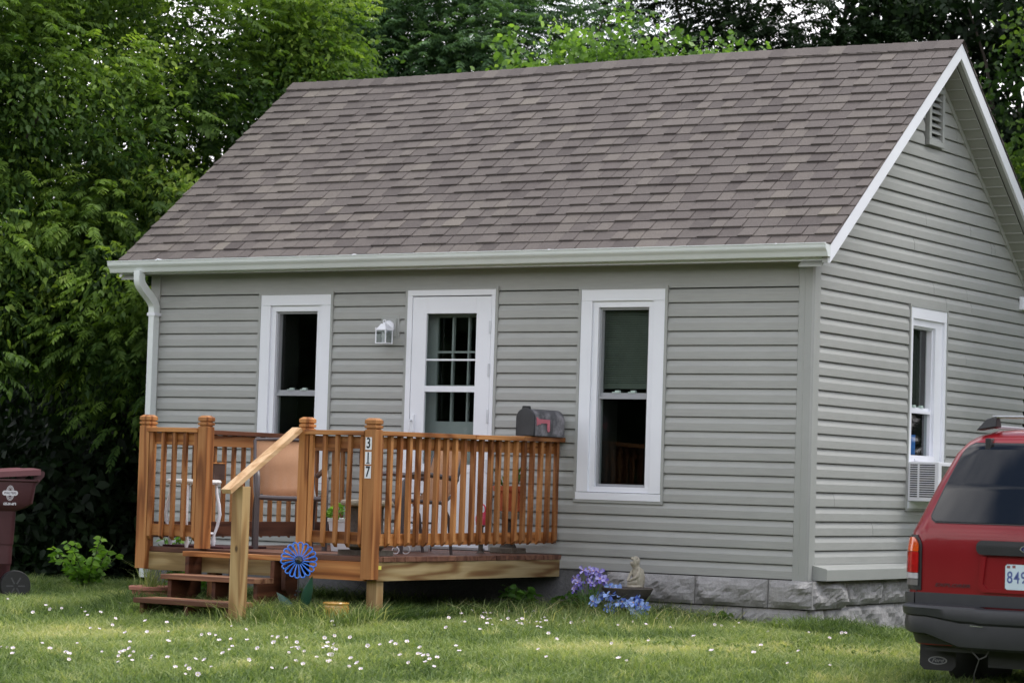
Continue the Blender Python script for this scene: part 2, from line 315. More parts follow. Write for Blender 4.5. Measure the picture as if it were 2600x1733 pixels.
# roof shingles
zap = 4.56
def roofpt(x, s, h):    # s: distance down slope from ridge (front, negative = back), h height above deck
    L = math.sqrt(1 + .776 ** 2); y = RY - abs(s) / L; z = zap - .776 * abs(s) / L; ny, nz_ = -.776 / L, 1 / L
    sag = -.012 * math.sin((x + 6.8) / 7.07 * math.pi * 2.3) * (1 - min(1, abs(s) / 3)) ; z += sag
    if s < 0: y = 2 * RY - y; ny = -ny
    return (x, y + ny * h, z + nz_ * h)
LEN = (RY - EY) * math.sqrt(1 + .776 ** 2) + .02
b = MB()
for sg in (1, -1):
    ncs = 23; ex = LEN / ncs
    for k in range(ncs):
        s1 = LEN - k * ex; s0 = s1 - ex - .004; x = XL - random.random() * .2; hi = random.random() < .5
        while x < XR + .02:
            wd = random.choice((.12, .14, .165, .18, .20)) * random.uniform(.9, 1.1); xa, xb = max(x, XL), min(x + wd - .006, XR + .008); x += wd; hi = not hi if random.random() < .62 else hi
            if xb - xa < .01: continue
            t = .015 if hi else .006; t += random.uniform(-.001, .001); dz = random.uniform(-.002, .003)
            r = min(1, max(0, (.46 + .155 * random.gauss(0, 1)) + (random.random() < .12) * .24))
            h0 = .001; q = [roofpt(xa, sg * s0, h0), roofpt(xb, sg * s0, h0), roofpt(xb, sg * (s1 + dz), t + .003), roofpt(xa, sg * (s1 + dz), t + .003), roofpt(xa, sg * (s1 + dz), -.002), roofpt(xb, sg * (s1 + dz), -.002)]
            b.add(q, [(0, 1, 2, 3), (3, 2, 5, 4)], r)
            q2 = [roofpt(xa, sg * s0, -.002), roofpt(xb, sg * s0, -.002)]
            b.add([q[0], q[3], q[4], q2[0], q[1], q[2], q[5], q2[1]], [(0, 1, 2, 3), (4, 7, 6, 5)], r)
    # deck under the shingles
    b.add([roofpt(XL, 0, -.004), roofpt(XR + .006, 0, -.004), roofpt(XR + .006, sg * LEN * .99, -.004), roofpt(XL, sg * LEN * .99, -.004)], [(0, 1, 2, 3)], .1)
roof = b.build('roof', ROOF, house, fixn=False)
b = MB(); x = XL - .004
while x < XR:
    x2 = min(x + .143, XR + .014); r = min(1, max(0, .42 + .14 * random.gauss(0, 1)))
    for sg in (1, -1):
        q = [roofpt(x, 0, .026), roofpt(x2 + .003, 0, .020), roofpt(x2 + .003, sg * .13, .016), roofpt(x, sg * .13, .022)]
        q = [(p[0], RY if i < 2 else p[1], p[2] + (.004 if i < 2 else 0)) for i, p in enumerate(q)]
        lo = [roofpt(x, sg * .13, .004), roofpt(x2, sg * .13, .004)]
        b.add(q + lo, [(0, 1, 2, 3), (3, 2, 5, 4)], r)
    a0 = roofpt(x2, 0, .026)
    b.add([(x2 + .003, RY, a0[2]), roofpt(x2 + .003, .13, .016), (x2 + .003, RY, a0[2] - .012)], [(0, 1, 2)], .1)
    x = x2
b.build('ridge_cap', ROOF, roof, fixn=False)
# rake boards, soffits, fascia
def rake(mb, x0, x1, top, bot, y0=EY, y1=2 * RY - EY, T=None):
    ys = [y0, RY, y1]
    for i in (0, 1):
        ya, yb = ys[i], ys[i + 1]
        mb.prism([(ya, ztop(ya) + top), (yb, ztop(yb) + top), (yb, ztop(yb) + bot), (ya, ztop(ya) + bot)], lambda a, z, d: (d, a, z), x0, x1, .5)
b = MB(); rake(b, XR - .025, XR, -.018, -.155); b.build('rake_board', WHITE, house, bevel=.003)
b = MB(); rake(b, XL, XL + .025, -.004, -.155); b.build('rake_board', WHITE, house)
b = MB(); rake(b, XR - .07, XR - .027, -.02, -.150); b.build('rake_trim', TRIMG, house)
b = MB(); rake(b, .0, XR - .07, -.168, -.180)
s = 0.0
for sg in (1, -1):
    for i in range(26):
        y = RY - sg * (.06 + i * .095); 
        if abs(y - RY) > 2.5: continue
        z = ztop(y) - .183; b.beam((.02, y, z), (XR - .072, y, z), .012, .010, (0, 0, 1), .5)
b.build('rake_soffit', SOFF, house)
b = MB(); rake(b, .0, .030, -.178, -.235, .02, HD - .02); b.build('soffit_trim', TRIMG, house)
b = MB(); rake(b, HW, XL + .026, -.168, -.180); b.build('rake_soffit', SOFF, house)
b = MB(); b.box(XL + .03, XR - .03, EY + .055, 0.0, 2.470, 2.484, .5); b.build('eave_soffit', SOFF, house)
b = MB(); b.box(XL + .002, XR - .027, EY + .03, EY + .052, 2.465, 2.592, .5); b.build('fascia', WHITE, house)
b = MB(); b.prism([(4.365, 2.535), (HD + .24, 2.535), (HD + .24, 2.415), (4.365, 2.415)], lambda a, z, d: (d, a, z), .022, .060, .5); b.build('cornice_return', WHITE, house, bevel=.004)
# gutter
b = MB(); gy = EY + .028
prof = [(gy, 2.585), (gy, 2.492), (gy - .070, 2.490), (gy - .078, 2.500), (gy - .082, 2.520), (gy - .094, 2.536), (gy - .110, 2.548), (gy - .116, 2.562), (gy - .116, 2.583), (gy - .124, 2.586), (gy - .124, 2.594), (gy - .106, 2.594), (gy - .108, 2.566), (gy - .100, 2.553), (gy - .084, 2.545), (gy - .074, 2.528), (gy - .068, 2.498), (gy - .006, 2.500), (gy - .004, 2.585)]
def gf(a, z, d): return (d, a, z - .013 * (XR - d) / 7.1)
b.prism(prof, gf, XL - .07, XR - .004, .5)
gend = [(gy, 2.585), (gy, 2.492), (gy - .070, 2.490), (gy - .082, 2.520), (gy - .110, 2.548), (gy - .116, 2.585)]
b.prism(gend, gf, XR - .005, XR - .001, .5); b.prism(gend, gf, XL - .073, XL - .069, .5)
gut = b.build('gutter', GUT, house, smooth=30)
for xx in (-6.3, -4.15, -2.2, -.15):
    c = MB(); c.tube([(xx, gy + .01, 2.588), (xx, gy - .11, 2.590)], .004, 6); c.tube([(xx, gy - .118, 2.590 - .013 * (XR - xx) / 7.1), (xx, gy - .130, 2.590 - .013 * (XR - xx) / 7.1)], .007, 8); c.build('gutter_spike', WALU, gut)
# downspout: rectangular tube with ribbed elbows
def rtube(mb, pts, w, h, nr=1):
    vs = []; fs = []; k = len(pts)
    sec = []
    for a in range(24):
        t = 2 * math.pi * a / 24; cx, cy = math.cos(t), math.sin(t); q = max(abs(cx), abs(cy)); rib = 1 + .035 * (a % 2)
        sec.append((cx / q * w / 2 * (rib if abs(cx) < abs(cy) else 1), cy / q * h / 2 * (rib if abs(cy) < abs(cx) else 1)))
    for i, p in enumerate(pts):
        p = Vector(p); a = Vector(pts[max(0, i - 1)]); c = Vector(pts[min(k - 1, i + 1)]); d = (c - a).normalized(); x = Vector((1, 0, 0)); y = d.cross(x).normalized(); x = y.cross(d)
        vs += [p + x * u + y * v for u, v in sec]
    for i in range(k - 1):
        for j in range(24): fs.append((i * 24 + j, i * 24 + (j + 1) % 24, (i + 1) * 24 + (j + 1) % 24, (i + 1) * 24 + j))
    mb.add(vs, fs + [tuple(range(23, -1, -1)), tuple((k - 1) * 24 + j for j in range(24))], .5)
b = MB(); dx = -6.535; y0, y1 = -.295, -.072
pts = [(dx, y0, 2.492), (dx, y0, 2.42)] + [(dx, y0 + (y1 - y0) * (.5 - .5 * math.cos(math.pi * t)) , 2.42 - .25 * t) for t in [i / 14 for i in range(1, 14)]] + [(dx, y1, 2.165), (dx, y1, 2.10)]
rtube(b, pts, .064, .078); rtube(b, [(dx, y1, 2.13), (dx, y1, 1.5), (dx, y1, .5), (dx, y1, .06), (dx, y1, -.26)], .060, .074)
ds = b.build('downspout', GUT, house, smooth=30)
c = MB(); c.box(dx - .045, dx + .045, y1 - .043, -.019, 2.10, 2.128); c.build('strap', WALU, ds); c = MB(); c.box(dx - .045, dx + .045, y1 - .043, -.019, .60, .625); c.build('strap', WALU, ds)
# J channels + windows + door
def ring(mb, fn, o, i, d0, d1, r=.5):   # o,i = (a0,a1,z0,z1)
    T = lambda a, d, z: fn(a, d, z)
    mb.box(o[0], o[1], d0, d1, i[3], o[3], r, T); mb.box(o[0], o[1], d0, d1, o[2], i[2], r, T)
    mb.box(o[0], i[0], d0, d1, i[2], i[3], r, T); mb.box(i[1], o[1], d0, d1, i[2], i[3], r, T)
def grow(h, e, eb=None): return (h[0] - e, h[1] + e, h[2] - (e if eb is None else eb), h[3] + e)
LOCKM = simple('pale_green_plastic', (.42, .52, .48), .4)
def window(fn, O, side, blind=False, curtain=False, ac=False):
    c = MB(); ring(c, fn, grow(O, .024), O, -.01, .030); c.build('window_trim', TRIMG, house)
    I = (O[0] + .105, O[1] - .105, O[2] + .035, O[3] - .095)
    if side: I = (O[0] + .05, O[1] - .05, O[2] + .035, O[3] - .095)
    c = MB(); T = lambda a, d, z: fn(a, d, z)
    c.box(O[0] + .001, O[1] - .001, -.02, .026, I[3], O[3] - .001, .5, T); c.box(O[0] + .001, I[0], -.02, .0262, O[2] + .062, I[3] - .0008, .5, T); c.box(I[1], O[1] - .001, -.02, .0262, O[2] + .062, I[3] - .0008, .5, T)
    c.box(O[0] - .004, O[1] + .004, -.02, .034, O[2] - .002, O[2] + .058, .5, T)
    w_ = c.build('window', WHITE, house, bevel=.002)
    c = MB(); J = (I[0], I[1], O[2] + .062, I[3]); K = (J[0] + .052, J[1] - .052, J[2] + .045, J[3] - .052)
    if side: K = (J[0] + .02, J[1] - .15, J[2] + .05, J[3] - .06)
    ring(c, fn, J, K, -.05, .006); c.build('window_frame', WHITE, w_, bevel=.002)
    zm = 1.415 if not side else 1.40
    c = MB(); G = (K[0] + .018, K[1] - .018, K[2] + .022, K[3] - .018); ring(c, fn, K, G, -.075, -.022)
    c.box(K[0], K[1], -.070, -.018, zm - .022, zm, .5, T); c.box(K[0], K[1], -.078, -.040, zm + .002, zm + .028, .5, T); c.build('sash', SASH if not side else WHITE, w_)
    c = MB(); c.box(G[0] - .005, G[1] + .005, -.052, -.048, G[2] - .005, zm - .02, .5, T); c.box(G[0] - .005, G[1] + .005, -.070, -.066, zm + .02, G[3] + .005, .5, T); c.build('pane', GLASS, w_)
    for q in (.33, .67):
        c = MB(); a = G[0] + (G[1] - G[0]) * q; c.box(a - .035, a + .03, -.062, -.03, zm + .028, zm + .036, .5, T); c.box(a - .012, a + .03, -.058, -.034, zm + .036, zm + .048, .5, T)
        c.build('sash_lock', LOCKM, w_)
    # room box behind the glass
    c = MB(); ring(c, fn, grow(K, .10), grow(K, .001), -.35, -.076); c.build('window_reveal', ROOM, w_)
    if blind:
        c = MB(); z = G[3]
        while z > 1.52: c.box(G[0] - .01, G[1] + .01, -.115, -.095, z - .0185, z - .004, .5, T); z -= .0185
        c.box(G[0] - .01, G[1] + .01, -.12, -.092, z - .03, z, .5, T); c.box(K[1] - .06, K[1] - .02, -.10, -.088, 1.93, 1.97, .5, T); c.build('window_blind', simple('blind_slats', (.13, .145, .125), .6), w_)
    if curtain:
        c = MB(); n = 40; vs = []
        for i in range(n + 1):
            a = G[0] - .02 + (G[1] - G[0] + .04) * i / n; d = -.13 - .02 * math.sin(i * 1.3); vs += [fn(a, d, 1.42), fn(a, d, 2.2)]
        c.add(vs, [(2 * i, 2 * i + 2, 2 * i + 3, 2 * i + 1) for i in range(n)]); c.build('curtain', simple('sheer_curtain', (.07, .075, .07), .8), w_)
    return G, K, w_
window(FR, LW, False); window(FR, RW, False, blind=True); GG, GK, gw = window(GA, GW, True, curtain=True)
# door
T = lambda a, d, z: FR(a, d, z)
c = MB(); ring(c, FR, grow(DR, .024, 0), (DR[0], DR[1], DR[2], DR[3]), -.01, .028); c.build('door_trim', TRIMG, house)
c = MB(); c.box(DR[0] + .001, DR[1] - .001, -.16, .030, 2.252, DR[3] - .001, .5, T); c.box(DR[0] + .001, -3.738, -.16, .0302, .118, 2.2515, .5, T); c.box(-2.938, DR[1] - .001, -.16, .0302, .118, 2.2515, .5, T); dfr = c.build('door_frame', WHITE, house, bevel=.002)
c = MB(); D0, D1, Z0, Z1 = -3.734, -2.942, .135, 2.243; g0, g1 = -3.592, -3.088
c.box(D0, g0, -.005, .026, Z0, Z1, .5, T); c.box(g1, D1, -.005, .026, Z0, Z1, .5, T); c.box(g0, g1, -.005, .0258, 2.100, Z1, .5, T); c.box(g0, g1, -.005, .0258, Z0, .826, .5, T); c.box(g0, g1, -.005, .0256, 1.436, 1.486, .5, T); c.box(g0, g1, -.004, .012, 1.700, 1.716, .5, T)
c.box(g0 + .0, g1 - .0, .0262, .030, .76, .80, .5, T)
dr = c.build('storm_door', WHITE, house, bevel=.003)
c = MB(); c.box(g0 - .004, g1 + .004, .006, .010, .82, 2.105, .5, T); c.build('pane', GLASS, dr)
c = MB(); c.box(-3.722, -3.682, .026, .040, 1.09, 1.24, .5, T); c.box(-3.724, -3.700, .040, .075, 1.185, 1.20, .5, T); c.tube([FR(-3.706, .072, 1.195), FR(-3.704, .078, 1.12), FR(-3.706, .070, 1.06)], .008, 8); c.build('handle', WALU, dr, bevel=.003)
for zz in (1.98, 1.62, 1.235, .82, .42):
    c = MB(); c.box(D1 - .014, D1 + .006, .0262, .036, zz - .055, zz + .055, .5, T); c.build('hinge', simple('door_hinge_white', (.6, .62, .66), .4), dr)
c = MB(); c.box(D0, D1, -.14, -.105, .13, .83, .5, T)   # inner nine-lite door
i0, i1, jz0, jz1 = -3.735, -3.00, .98, 2.09
c.box(-3.735, -3.56, -.14, -.105, .83, 2.2, .5, T); c.box(-3.08, -2.945, -.14, -.105, .83, 2.2, .5, T); c.box(-3.56, -3.08, -.14, -.105, 2.075, 2.2, .5, T); c.box(-3.56, -3.08, -.14, -.105, .83, 1.19, .5, T)
for a in (-3.40, -3.24): c.box(a - .009, a + .009, -.135, -.100, 1.19, 2.075, .5, T)
for z in (1.49, 1.78): c.box(-3.56, -3.08, -.134, -.101, z - .009, z + .009, .5, T)
idr = c.build('inner_door', simple('inner_door_paint', (.46, .47, .49), .4, .05), house, bevel=.002)
c = MB(); c.box(-3.565, -3.075, -.125, -.12, 1.18, 2.08, .5, T); c.build('pane', GLASS, idr)
c = MB(); c.lathe([(.0, 0), (.028, .004), (.03, .02), (.02, .035), (.0, .04)], (0, 0, 0), 16); c.v = [FR(-3.65 + p[0], -.105 + p[2], 1.03 + p[1]) for p in c.v]; c.build('door_knob', simple('dark_bronze', (.05, .04, .03), .35, metal=.8), idr, smooth=True)
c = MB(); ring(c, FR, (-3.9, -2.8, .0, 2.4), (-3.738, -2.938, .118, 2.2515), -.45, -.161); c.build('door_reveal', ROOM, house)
c = MB(); c.box(D0, D1, -.10, .05, .116, .134, .5, T); c.build('threshold', simple('aluminium_sill', (.45, .46, .48), .35, metal=.6), house)
# gable vent
c = MB(); V = (2.125, 2.455, 3.665, 4.17); ring(c, GA, V, (V[0] + .045, V[1] - .045, V[2] + .045, V[3] - .045), -.02, .055)
vt = c.build('gable_vent', TRIMG, house, bevel=.004)
for i in range(7):
    z = V[2] + .05 + i * .058; q = MB(); q.add([GA(V[0] + .045, .045, z), GA(V[1] - .045, .045, z), GA(V[1] - .045, .005, z + .045), GA(V[0] + .045, .005, z + .045), GA(V[0] + .045, .040, z - .004), GA(V[1] - .045, .040, z - .004)], [(0, 1, 2, 3), (0, 4, 5, 1)]); q.build('louvre', TRIMG, vt)
c = MB(); c.box(V[0], V[1], -.03, -.02, V[2], V[3], .5, GA); c.build('vent_back', BLACK, vt)
# wall lantern
wl = MB(); wl.box(-4.06, -3.872, .0, .024, 1.884, 2.087, .5, T); wl.box(-4.045, -3.895, .024, .034, 1.905, 2.060, .5, T); lb = wl.build('lantern_mount', TRIMG, house, bevel=.004)
LWHT = simple('lantern_white', (.82, .83, .88), .3, .02)
c = MB(); c.lathe([(0, 0), (.060, 0), (.058, .012), (.045, .024), (.0, .028)], (0, 0, 0), 32); c.v = [FR(-3.975 + p[0], .034 + p[2], 1.985 + p[1]) for p in c.v]
c.tube([FR(-3.975, .06, 1.985), FR(-3.972, .10, 2.0), FR(-3.968, .125, 1.99), FR(-3.965, .13, 1.96)], .012, 10)
LC = (-3.950, -.135); lx, ly = LC; hw = .050
def pyr(mb, z0, w0, z1, w1, r=.5):
    vs = [(lx + sx * w0, ly + sy * w0, z0) for sx, sy in ((-1, -1), (1, -1), (1, 1), (-1, 1))] + [(lx + sx * w1, ly + sy * w1, z1) for sx, sy in ((-1, -1), (1, -1), (1, 1), (-1, 1))]
    mb.add(vs, [(3, 2, 1, 0), (4, 5, 6, 7)] + [(i, (i + 1) % 4, 4 + (i + 1) % 4, 4 + i) for i in range(4)], r)
pyr(c, 1.952, .056, 1.962, .056); pyr(c, 1.962, .050, 1.992, .030); pyr(c, 1.992, .030, 2.008, .022); pyr(c, 1.838, .054, 1.846, .054)
for sx in (-1, 1):
    for sy in (-1, 1): c.box(lx + sx * .050 - .004, lx + sx * .050 + .004, ly + sy * .050 - .004, ly + sy * .050 + .004, 1.846, 1.952); c.lathe([(.0, 0), (.006, .004), (.004, .012), (0, .014)], (lx + sx * .052, ly + sy * .052, 1.962), 8)
c.tube([(lx + .015 * math.cos(t), ly, 2.026 + .017 * math.sin(t)) for t in [i * math.pi / 8 for i in range(16)]], .0035, 6, closed=True)
lan = c.build('wall_lantern', LWHT, house, smooth=30)
c = MB()
for sx in (-1, 1): c.box(lx + sx * .048 - .001, lx + sx * .048 + .001, ly - .045, ly + .045, 1.847, 1.951); c.box(lx - .045, lx + .045, ly + sx * .048 - .001, ly + sx * .048 + .001, 1.847, 1.951)
c.build('lantern_pane', glass_mat('lantern_glass', (.9, .92, .92)), lan)
c = MB(); c.lathe([(0, 0), (.014, 0), (.014, .03), (.024, .05), (.018, .078), (0, .086)], (lx, ly, 1.85), 16); c.build('bulb', simple('bulb_glass', (.7, .7, .68), .2), lan, smooth=True)
# air conditioner in the gable window
ac = thing('air_conditioner', 'white window air conditioner with louvred grille below the raised gable window sash', 'air conditioner', (.15, 2.1, .62))
ACW = simple('ac_white', (.75, .76, .80), .4, .03); a0, a1, q0, q1 = 1.90, 2.47, .635, .965
c = MB(); c.box(a0 - .01, a1, .02, .30, q0, q1, .5, GA); c.build('casing', ACW, ac, bevel=.006)
c = MB()
for i in range(15):
    z = q0 + .035 + i * .0188
    for u0, u1 in ((.045, .11), (.13, .265)): c.box(u0, u1, a0 - .0125, a0 - .0095, z, z + .0095, .5)
c.build('louvre_slots', BLACK, ac)
c = MB(); c.box(a0 + .05, a1 - .05, .298, .303, q0 + .03, q1 - .03, .5, GA); c.build('coil_grille', simple('dark_coil', (.09, .095, .08), .6, .3, 30), ac)
c = MB(); c.box(GK[0] - .01, GK[1] + .01, -.03, .02, q1 + .002, q1 + .055, .5, GA); c.box(2.02, 2.12, .02, .03, q1 + .010, q1 + .03, .5, GA); c.build('mounting_rail', ACW, ac)
c = MB(); c.box(GK[0], GK[1] - .12, -.115, -.11, 1.03, 1.20, .5, GA); c.build('blue_panel', simple('blue_board', (.06, .24, .75), .5), ac)
# ------------------------------------------------------------------ deck
FZ = .110; XD0, XD1 = -4.42, -2.20; YF = -2.66
deck = thing('porch_deck', 'stained wooden porch deck with balustrade and steps in front of the grey house', 'deck', (-3.3, -1.4, -.4))
def post(x0, y0, z0=-.055, zt=1.13, s=.089):
    c = MB(); x1, y1 = x0 + s, y0 + s
    def sq(i, z): return [(x0 + i, y0 + i, z), (x1 - i, y0 + i, z), (x1 - i, y1 - i, z), (x0 + i, y1 - i, z)]
    lv = [(0, z0), (0, zt - .088), (.010, zt - .083), (.010, zt - .078), (-.002, zt - .073), (-.002, zt - .056), (.010, zt - .051), (.010, zt - .047), (-.002, zt - .042), (-.002, zt - .016), (.019, zt)]
    vs = sum([sq(i, z) for i, z in lv], []); n = len(lv)
    c.add(vs, [(3, 2, 1, 0), tuple(4 * (n - 1) + j for j in range(4))] + [(4 * k + j, 4 * k + (j + 1) % 4, 4 * k + 4 + (j + 1) % 4, 4 * k + 4 + j) for k in range(n - 1) for j in range(4)])
    return c.build('post', WZ, deck, bevel=.0012)
p317 = post(-2.289, -2.752, s=.096); post(-2.888, -2.75, z0=.06); post(-3.848, -2.75, z0=.112); post(-4.424, -2.75, z0=-.06, s=.096)
def baluster(x, y, nx, ny, z0=.185, z1=1.000, w=.030):     # n: outward direction
    c = MB(); h = w / 2; tilt = random.uniform(-.004, .004); t2 = random.uniform(-.003, .003)
    def q(z, k): return [(x - h + k * tilt, y - h + k * t2, z + (.030 if (-nx * 1 + -ny * 1) > 0 and 0 else 0)), (x + h + k * tilt, y - h + k * t2, z), (x + h + k * tilt, y + h + k * t2, z), (x - h + k * tilt, y + h + k * t2, z)]
    bot = q(z0, 1); cut = .030
    bot = [(p[0], p[1], p[2] + cut * (.5 + ((p[0] - x) * nx + (p[1] - y) * ny) / w)) for p in bot]    # bevel cut, long point on the outside
    top = q(z1, 0); c.add(bot + top, [(3, 2, 1, 0), (4, 5, 6, 7)] + [(i, (i + 1) % 4, 4 + (i + 1) % 4, 4 + i) for i in range(4)])
    return c.build('baluster', WZ, deck, bevel=.002)
def rail(a, b, horiz, label=None):
    pass
# right side (x = -2.20)
RT = lambda y: 1.002 + .028 * (y + 2.66) / 2.66
for i in range(21):
    y = -2.625 + i * .1272 + random.uniform(-.006, .006); baluster(-2.232, y, 1, 0, .178 + .02 * (y + 2.66) / 2.66, RT(y), .036)
c = MB(); c.beam((-2.269, -2.66, .949), (-2.269, -.02, .977), .036, .089); c.build('top_rail', WY, deck, bevel=.002)
c = MB(); c.beam((-2.269, -2.66, .232), (-2.269, -.02, .250), .036, .089); c.build('bottom_rail', WY, deck, bevel=.002)
c = MB(); c.beam((-2.255, -2.664, 1.020), (-2.255, -1.38, 1.032), .125, .034); c.beam((-2.250, -1.376, 1.031), (-2.250, -.66, 1.041), .125, .036); c.beam((-2.252, -.655, 1.044), (-2.252, -.001, 1.049), .130, .038); c.build('cap_rail', WY, deck, bevel=.003)
# front right
for x in (-2.775, -2.655, -2.54, -2.425, -2.312): baluster(x, -2.735, 0, -1, .172, 1.0)
for nm, z, w_, h_ in (('top_rail', .948, .036, .089), ('bottom_rail', .243, .036, .089)):
    c = MB(); c.beam((-2.80, -2.698, z), (-2.289, -2.698, z), w_, h_); c.build(nm, WX, deck, bevel=.002)
    c = MB(); c.beam((-4.33, -2.698, z), (-3.848, -2.698, z), w_, h_); c.build(nm, WX, deck, bevel=.002)
c = MB(); c.beam((-2.83, -2.715, 1.018), (-2.289, -2.715, 1.018), .10, .034); c.build('cap_rail', WX, deck, bevel=.003)
c = MB(); c.beam((-4.345, -2.715, 1.016), (-3.848, -2.715, 1.016), .10, .034); c.build('cap_rail', WX, deck, bevel=.003)
for x in (-4.305, -4.19, -4.085, -3.975, -3.868): baluster(x, -2.735, 0, -1, .165, 1.0)
# left side (x = -4.42), balusters on the outside
for i in range(21):
    y = -2.60 + i * .1275; baluster(-4.398, y, -1, 0, .175, 1.0)
c = MB(); c.beam((-4.362, -2.66, .948), (-4.362, -.02, .955), .036, .089); c.build('top_rail', WY, deck, bevel=.002)
c = MB(); c.beam((-4.362, -2.66, .243), (-4.362, -.02, .248), .036, .12); c.build('bottom_rail', DARKWY, deck, bevel=.002)
c = MB(); c.beam((-4.38, -2.66, 1.016), (-4.38, -.003, 1.020), .125, .036); c.build('cap_rail', DARKWY, deck, bevel=.003)
# floor boards (run along X), rims, joists
c = MB(); y = -.006
while y > -2.70:
    c.box(XD0 + .02, XD1 - .0 + random.uniform(-.004, .004), max(y - .139, -2.695), y, FZ - .038 + random.uniform(-.0005, .0005), FZ + random.uniform(-.0012, .0012)); y -= .1435
c.build('deck_boards', DECKM, deck, bevel=.003)
c = MB(); c.box(-2.79, XD1 - .09, -2.700, -2.662, -.068, .071); c.build('rim_board', WX, deck, bevel=.002); c = MB(); c.box(-4.33, -2.89, -2.700, -2.662, -.068, .071); c.build('rim_board', GRN, deck, bevel=.002)
c = MB(); c.box(-2.246, -2.208, -2.655, -.022, -.068, .071); c.build('rim_board', GRNY, deck, bevel=.002)
c = MB(); c.box(-4.408, -4.37, -2.655, -.022, -.068, .071); c.build('rim_board', WY, deck, bevel=.002)
for x in (-3.9, -3.45, -3.0, -2.6):
    c = MB(); c.box(x - .019, x + .019, -2.66, -.03, -.066, .070); c.build('joist', DARKWY, deck)
c = MB(); c.box(-2.32, -2.231, -2.62, -2.53, -.5, -.0685); c.build('support_post', GRNZ, deck, bevel=.002)
c = MB(); c.box(-4.36, -4.28, -1.92, -1.83, -.5, -.0685); c.build('support_post', WZ, deck, bevel=.002)
c = MB(); c.box(-2.2075, -2.206, -2.655, -2.60, .018, .045); c.build('board_tag', simple('yellow_tag', (.6, .55, .1), .5), deck)
# number plates
BF = bpy.data.curves.new('f', 'FONT').font
def text(s, size, extrude=.0006, shear=0, bold=0, spacing=1, align='CENTER'):
    cu = bpy.data.curves.new('t', 'FONT'); cu.body = s; cu.size = size; cu.extrude = extrude; cu.align_x = align; cu.align_y = 'CENTER'; cu.shear = shear; cu.offset = bold; cu.space_character = spacing
    o = bpy.data.objects.new('t', cu); COL.objects.link(o); bpy.context.view_layer.update()
    me = bpy.data.meshes.new_from_object(o.evaluated_get(bpy.context.evaluated_depsgraph_get())); bpy.data.objects.remove(o); bpy.data.curves.remove(cu)
    return me
def put_text(name, me, mat, parent, fn, world=True):
    off = rootof(parent).location if world else Vector((0, 0, 0))
    for v in me.vertices: v.co = Vector(fn(*v.co)) - off
    me.materials.clear(); me.materials.append(mat); o = bpy.data.objects.new(name, me); COL.objects.link(o); o.parent = parent; return o
PLATE = simple('number_plate_white', (.72, .74, .78), .4, .04); INK = simple('black_numerals', (.012, .013, .02), .4)
for ch, zc in (('3', .942), ('1', .835), ('7', .732)):
    cx = -2.249; c = MB(); c.box(cx - .0275, cx + .0275, -2.7555, -2.7525, zc - .046, zc + .046, .5); pl = c.build('number_plate', PLATE, deck, label='white number plate reading ' + ch)
    put_text('numeral', text(ch, .112, bold=.0022), INK, pl, lambda x, y, z, zc=zc, cx=cx: (cx + x * .72, -2.7560 - z, zc + y * .98))
    if ch == '1':
        c = MB(); c.box(cx - .014, cx + .014, -2.7566, -2.7562, zc - .040, zc - .033, .5); c.build('numeral', INK, pl)
# steps
SX0, SX1 = -3.87, -2.985
c = MB(); c.box(-3.875, -2.885, -2.852, -2.7535, .054, .092); c.build('landing_board', WX, deck, bevel=.004)
TREADW = wood('weathered_tread_wood', 'x', (.36, .20, .12), (.24, .115, .065), (.10, .04, .025))
def tread(yf, zt, x0, x1):
    c = MB(); c.box(x0, x1, yf, yf + .138, zt - .037, zt); c.box(x0 + .004, x1 + .01, yf + .143, yf + .281, zt - .037, zt + .001); return c.build('tread', TREADW, deck, bevel=.004)
tread(-3.095, -.079, -3.885, -3.005); tread(-3.405, -.250, -3.885, -2.985)
for x in (SX0 + .03, -3.42, -3.03):
    poly = [(-2.70, .05), (-2.86, .052), (-2.86, -.117), (-3.06, -.1175), (-3.06, -.288), (-3.38, -.2885), (-3.38, -.47), (-3.12, -.47), (-2.70, -.22)]
    c = MB(); c.prism(poly, lambda a, z, d: (d, a, z), x, x + .036); c.build('stringer', DARKWY, deck, bevel=.002)
c = MB(); c.prism([(-2.70, .05), (-2.853, .052), (-2.853, -.16), (-2.70, -.30)], lambda a, z, d: (d, a, z), -2.93, -2.892); c.build('stringer', DARKWY, deck)
c = MB(); c.box(-2.975, -2.880, -3.425, -3.330, -.55, .600); c.build('newel_post', GRNZ, deck, bevel=.003)
# stair handrail
a, bb = Vector((-2.885, -2.775, 1.035)), Vector((-2.925, -3.56, .560)); hr = MB(); hr.beam(a, bb, .088, .038)
o = hr.build('handrail', wood('handrail_wood_y', 'y', (.62, .44, .27), (.52, .33, .18), (.32, .17, .07), contrast=.7), deck, bevel=.003)
# mailbox on the cap rail
mbx = thing('mailbox', 'weathered black arched mailbox with pink flag resting on the deck rail end', 'mailbox', (-2.25, -.33, 1.068))
MBM = simple('chalky_black_metal', (.085, .084, .092), .55, .35, 5, dirt=((.30, .29, .31), 7, .48))
def arch(h, w_, n=14):
    p = [(-w_ / 2, 0), (-w_ / 2, h - w_ / 2)] + [(-w_ / 2 * math.cos(t), h - w_ / 2 + w_ / 2 * math.sin(t)) for t in [math.pi * i / n for i in range(1, n)]] + [(w_ / 2, h - w_ / 2), (w_ / 2, 0)]
    return p
TM = lambda a, z, d: (-2.25 + a, d, 1.068 + z)
c = MB(); c.prism(arch(.220, .165), TM, -.545, -.075, .5); c.build('shell', MBM, mbx, smooth=30, bevel=.003)
c = MB(); c.prism(arch(.224, .172), TM, -.565, -.540, .5); 
dm = c.build('door', simple('dark_mailbox_door', (.028, .030, .034), .5, .3, 8), mbx, smooth=30, bevel=.004)
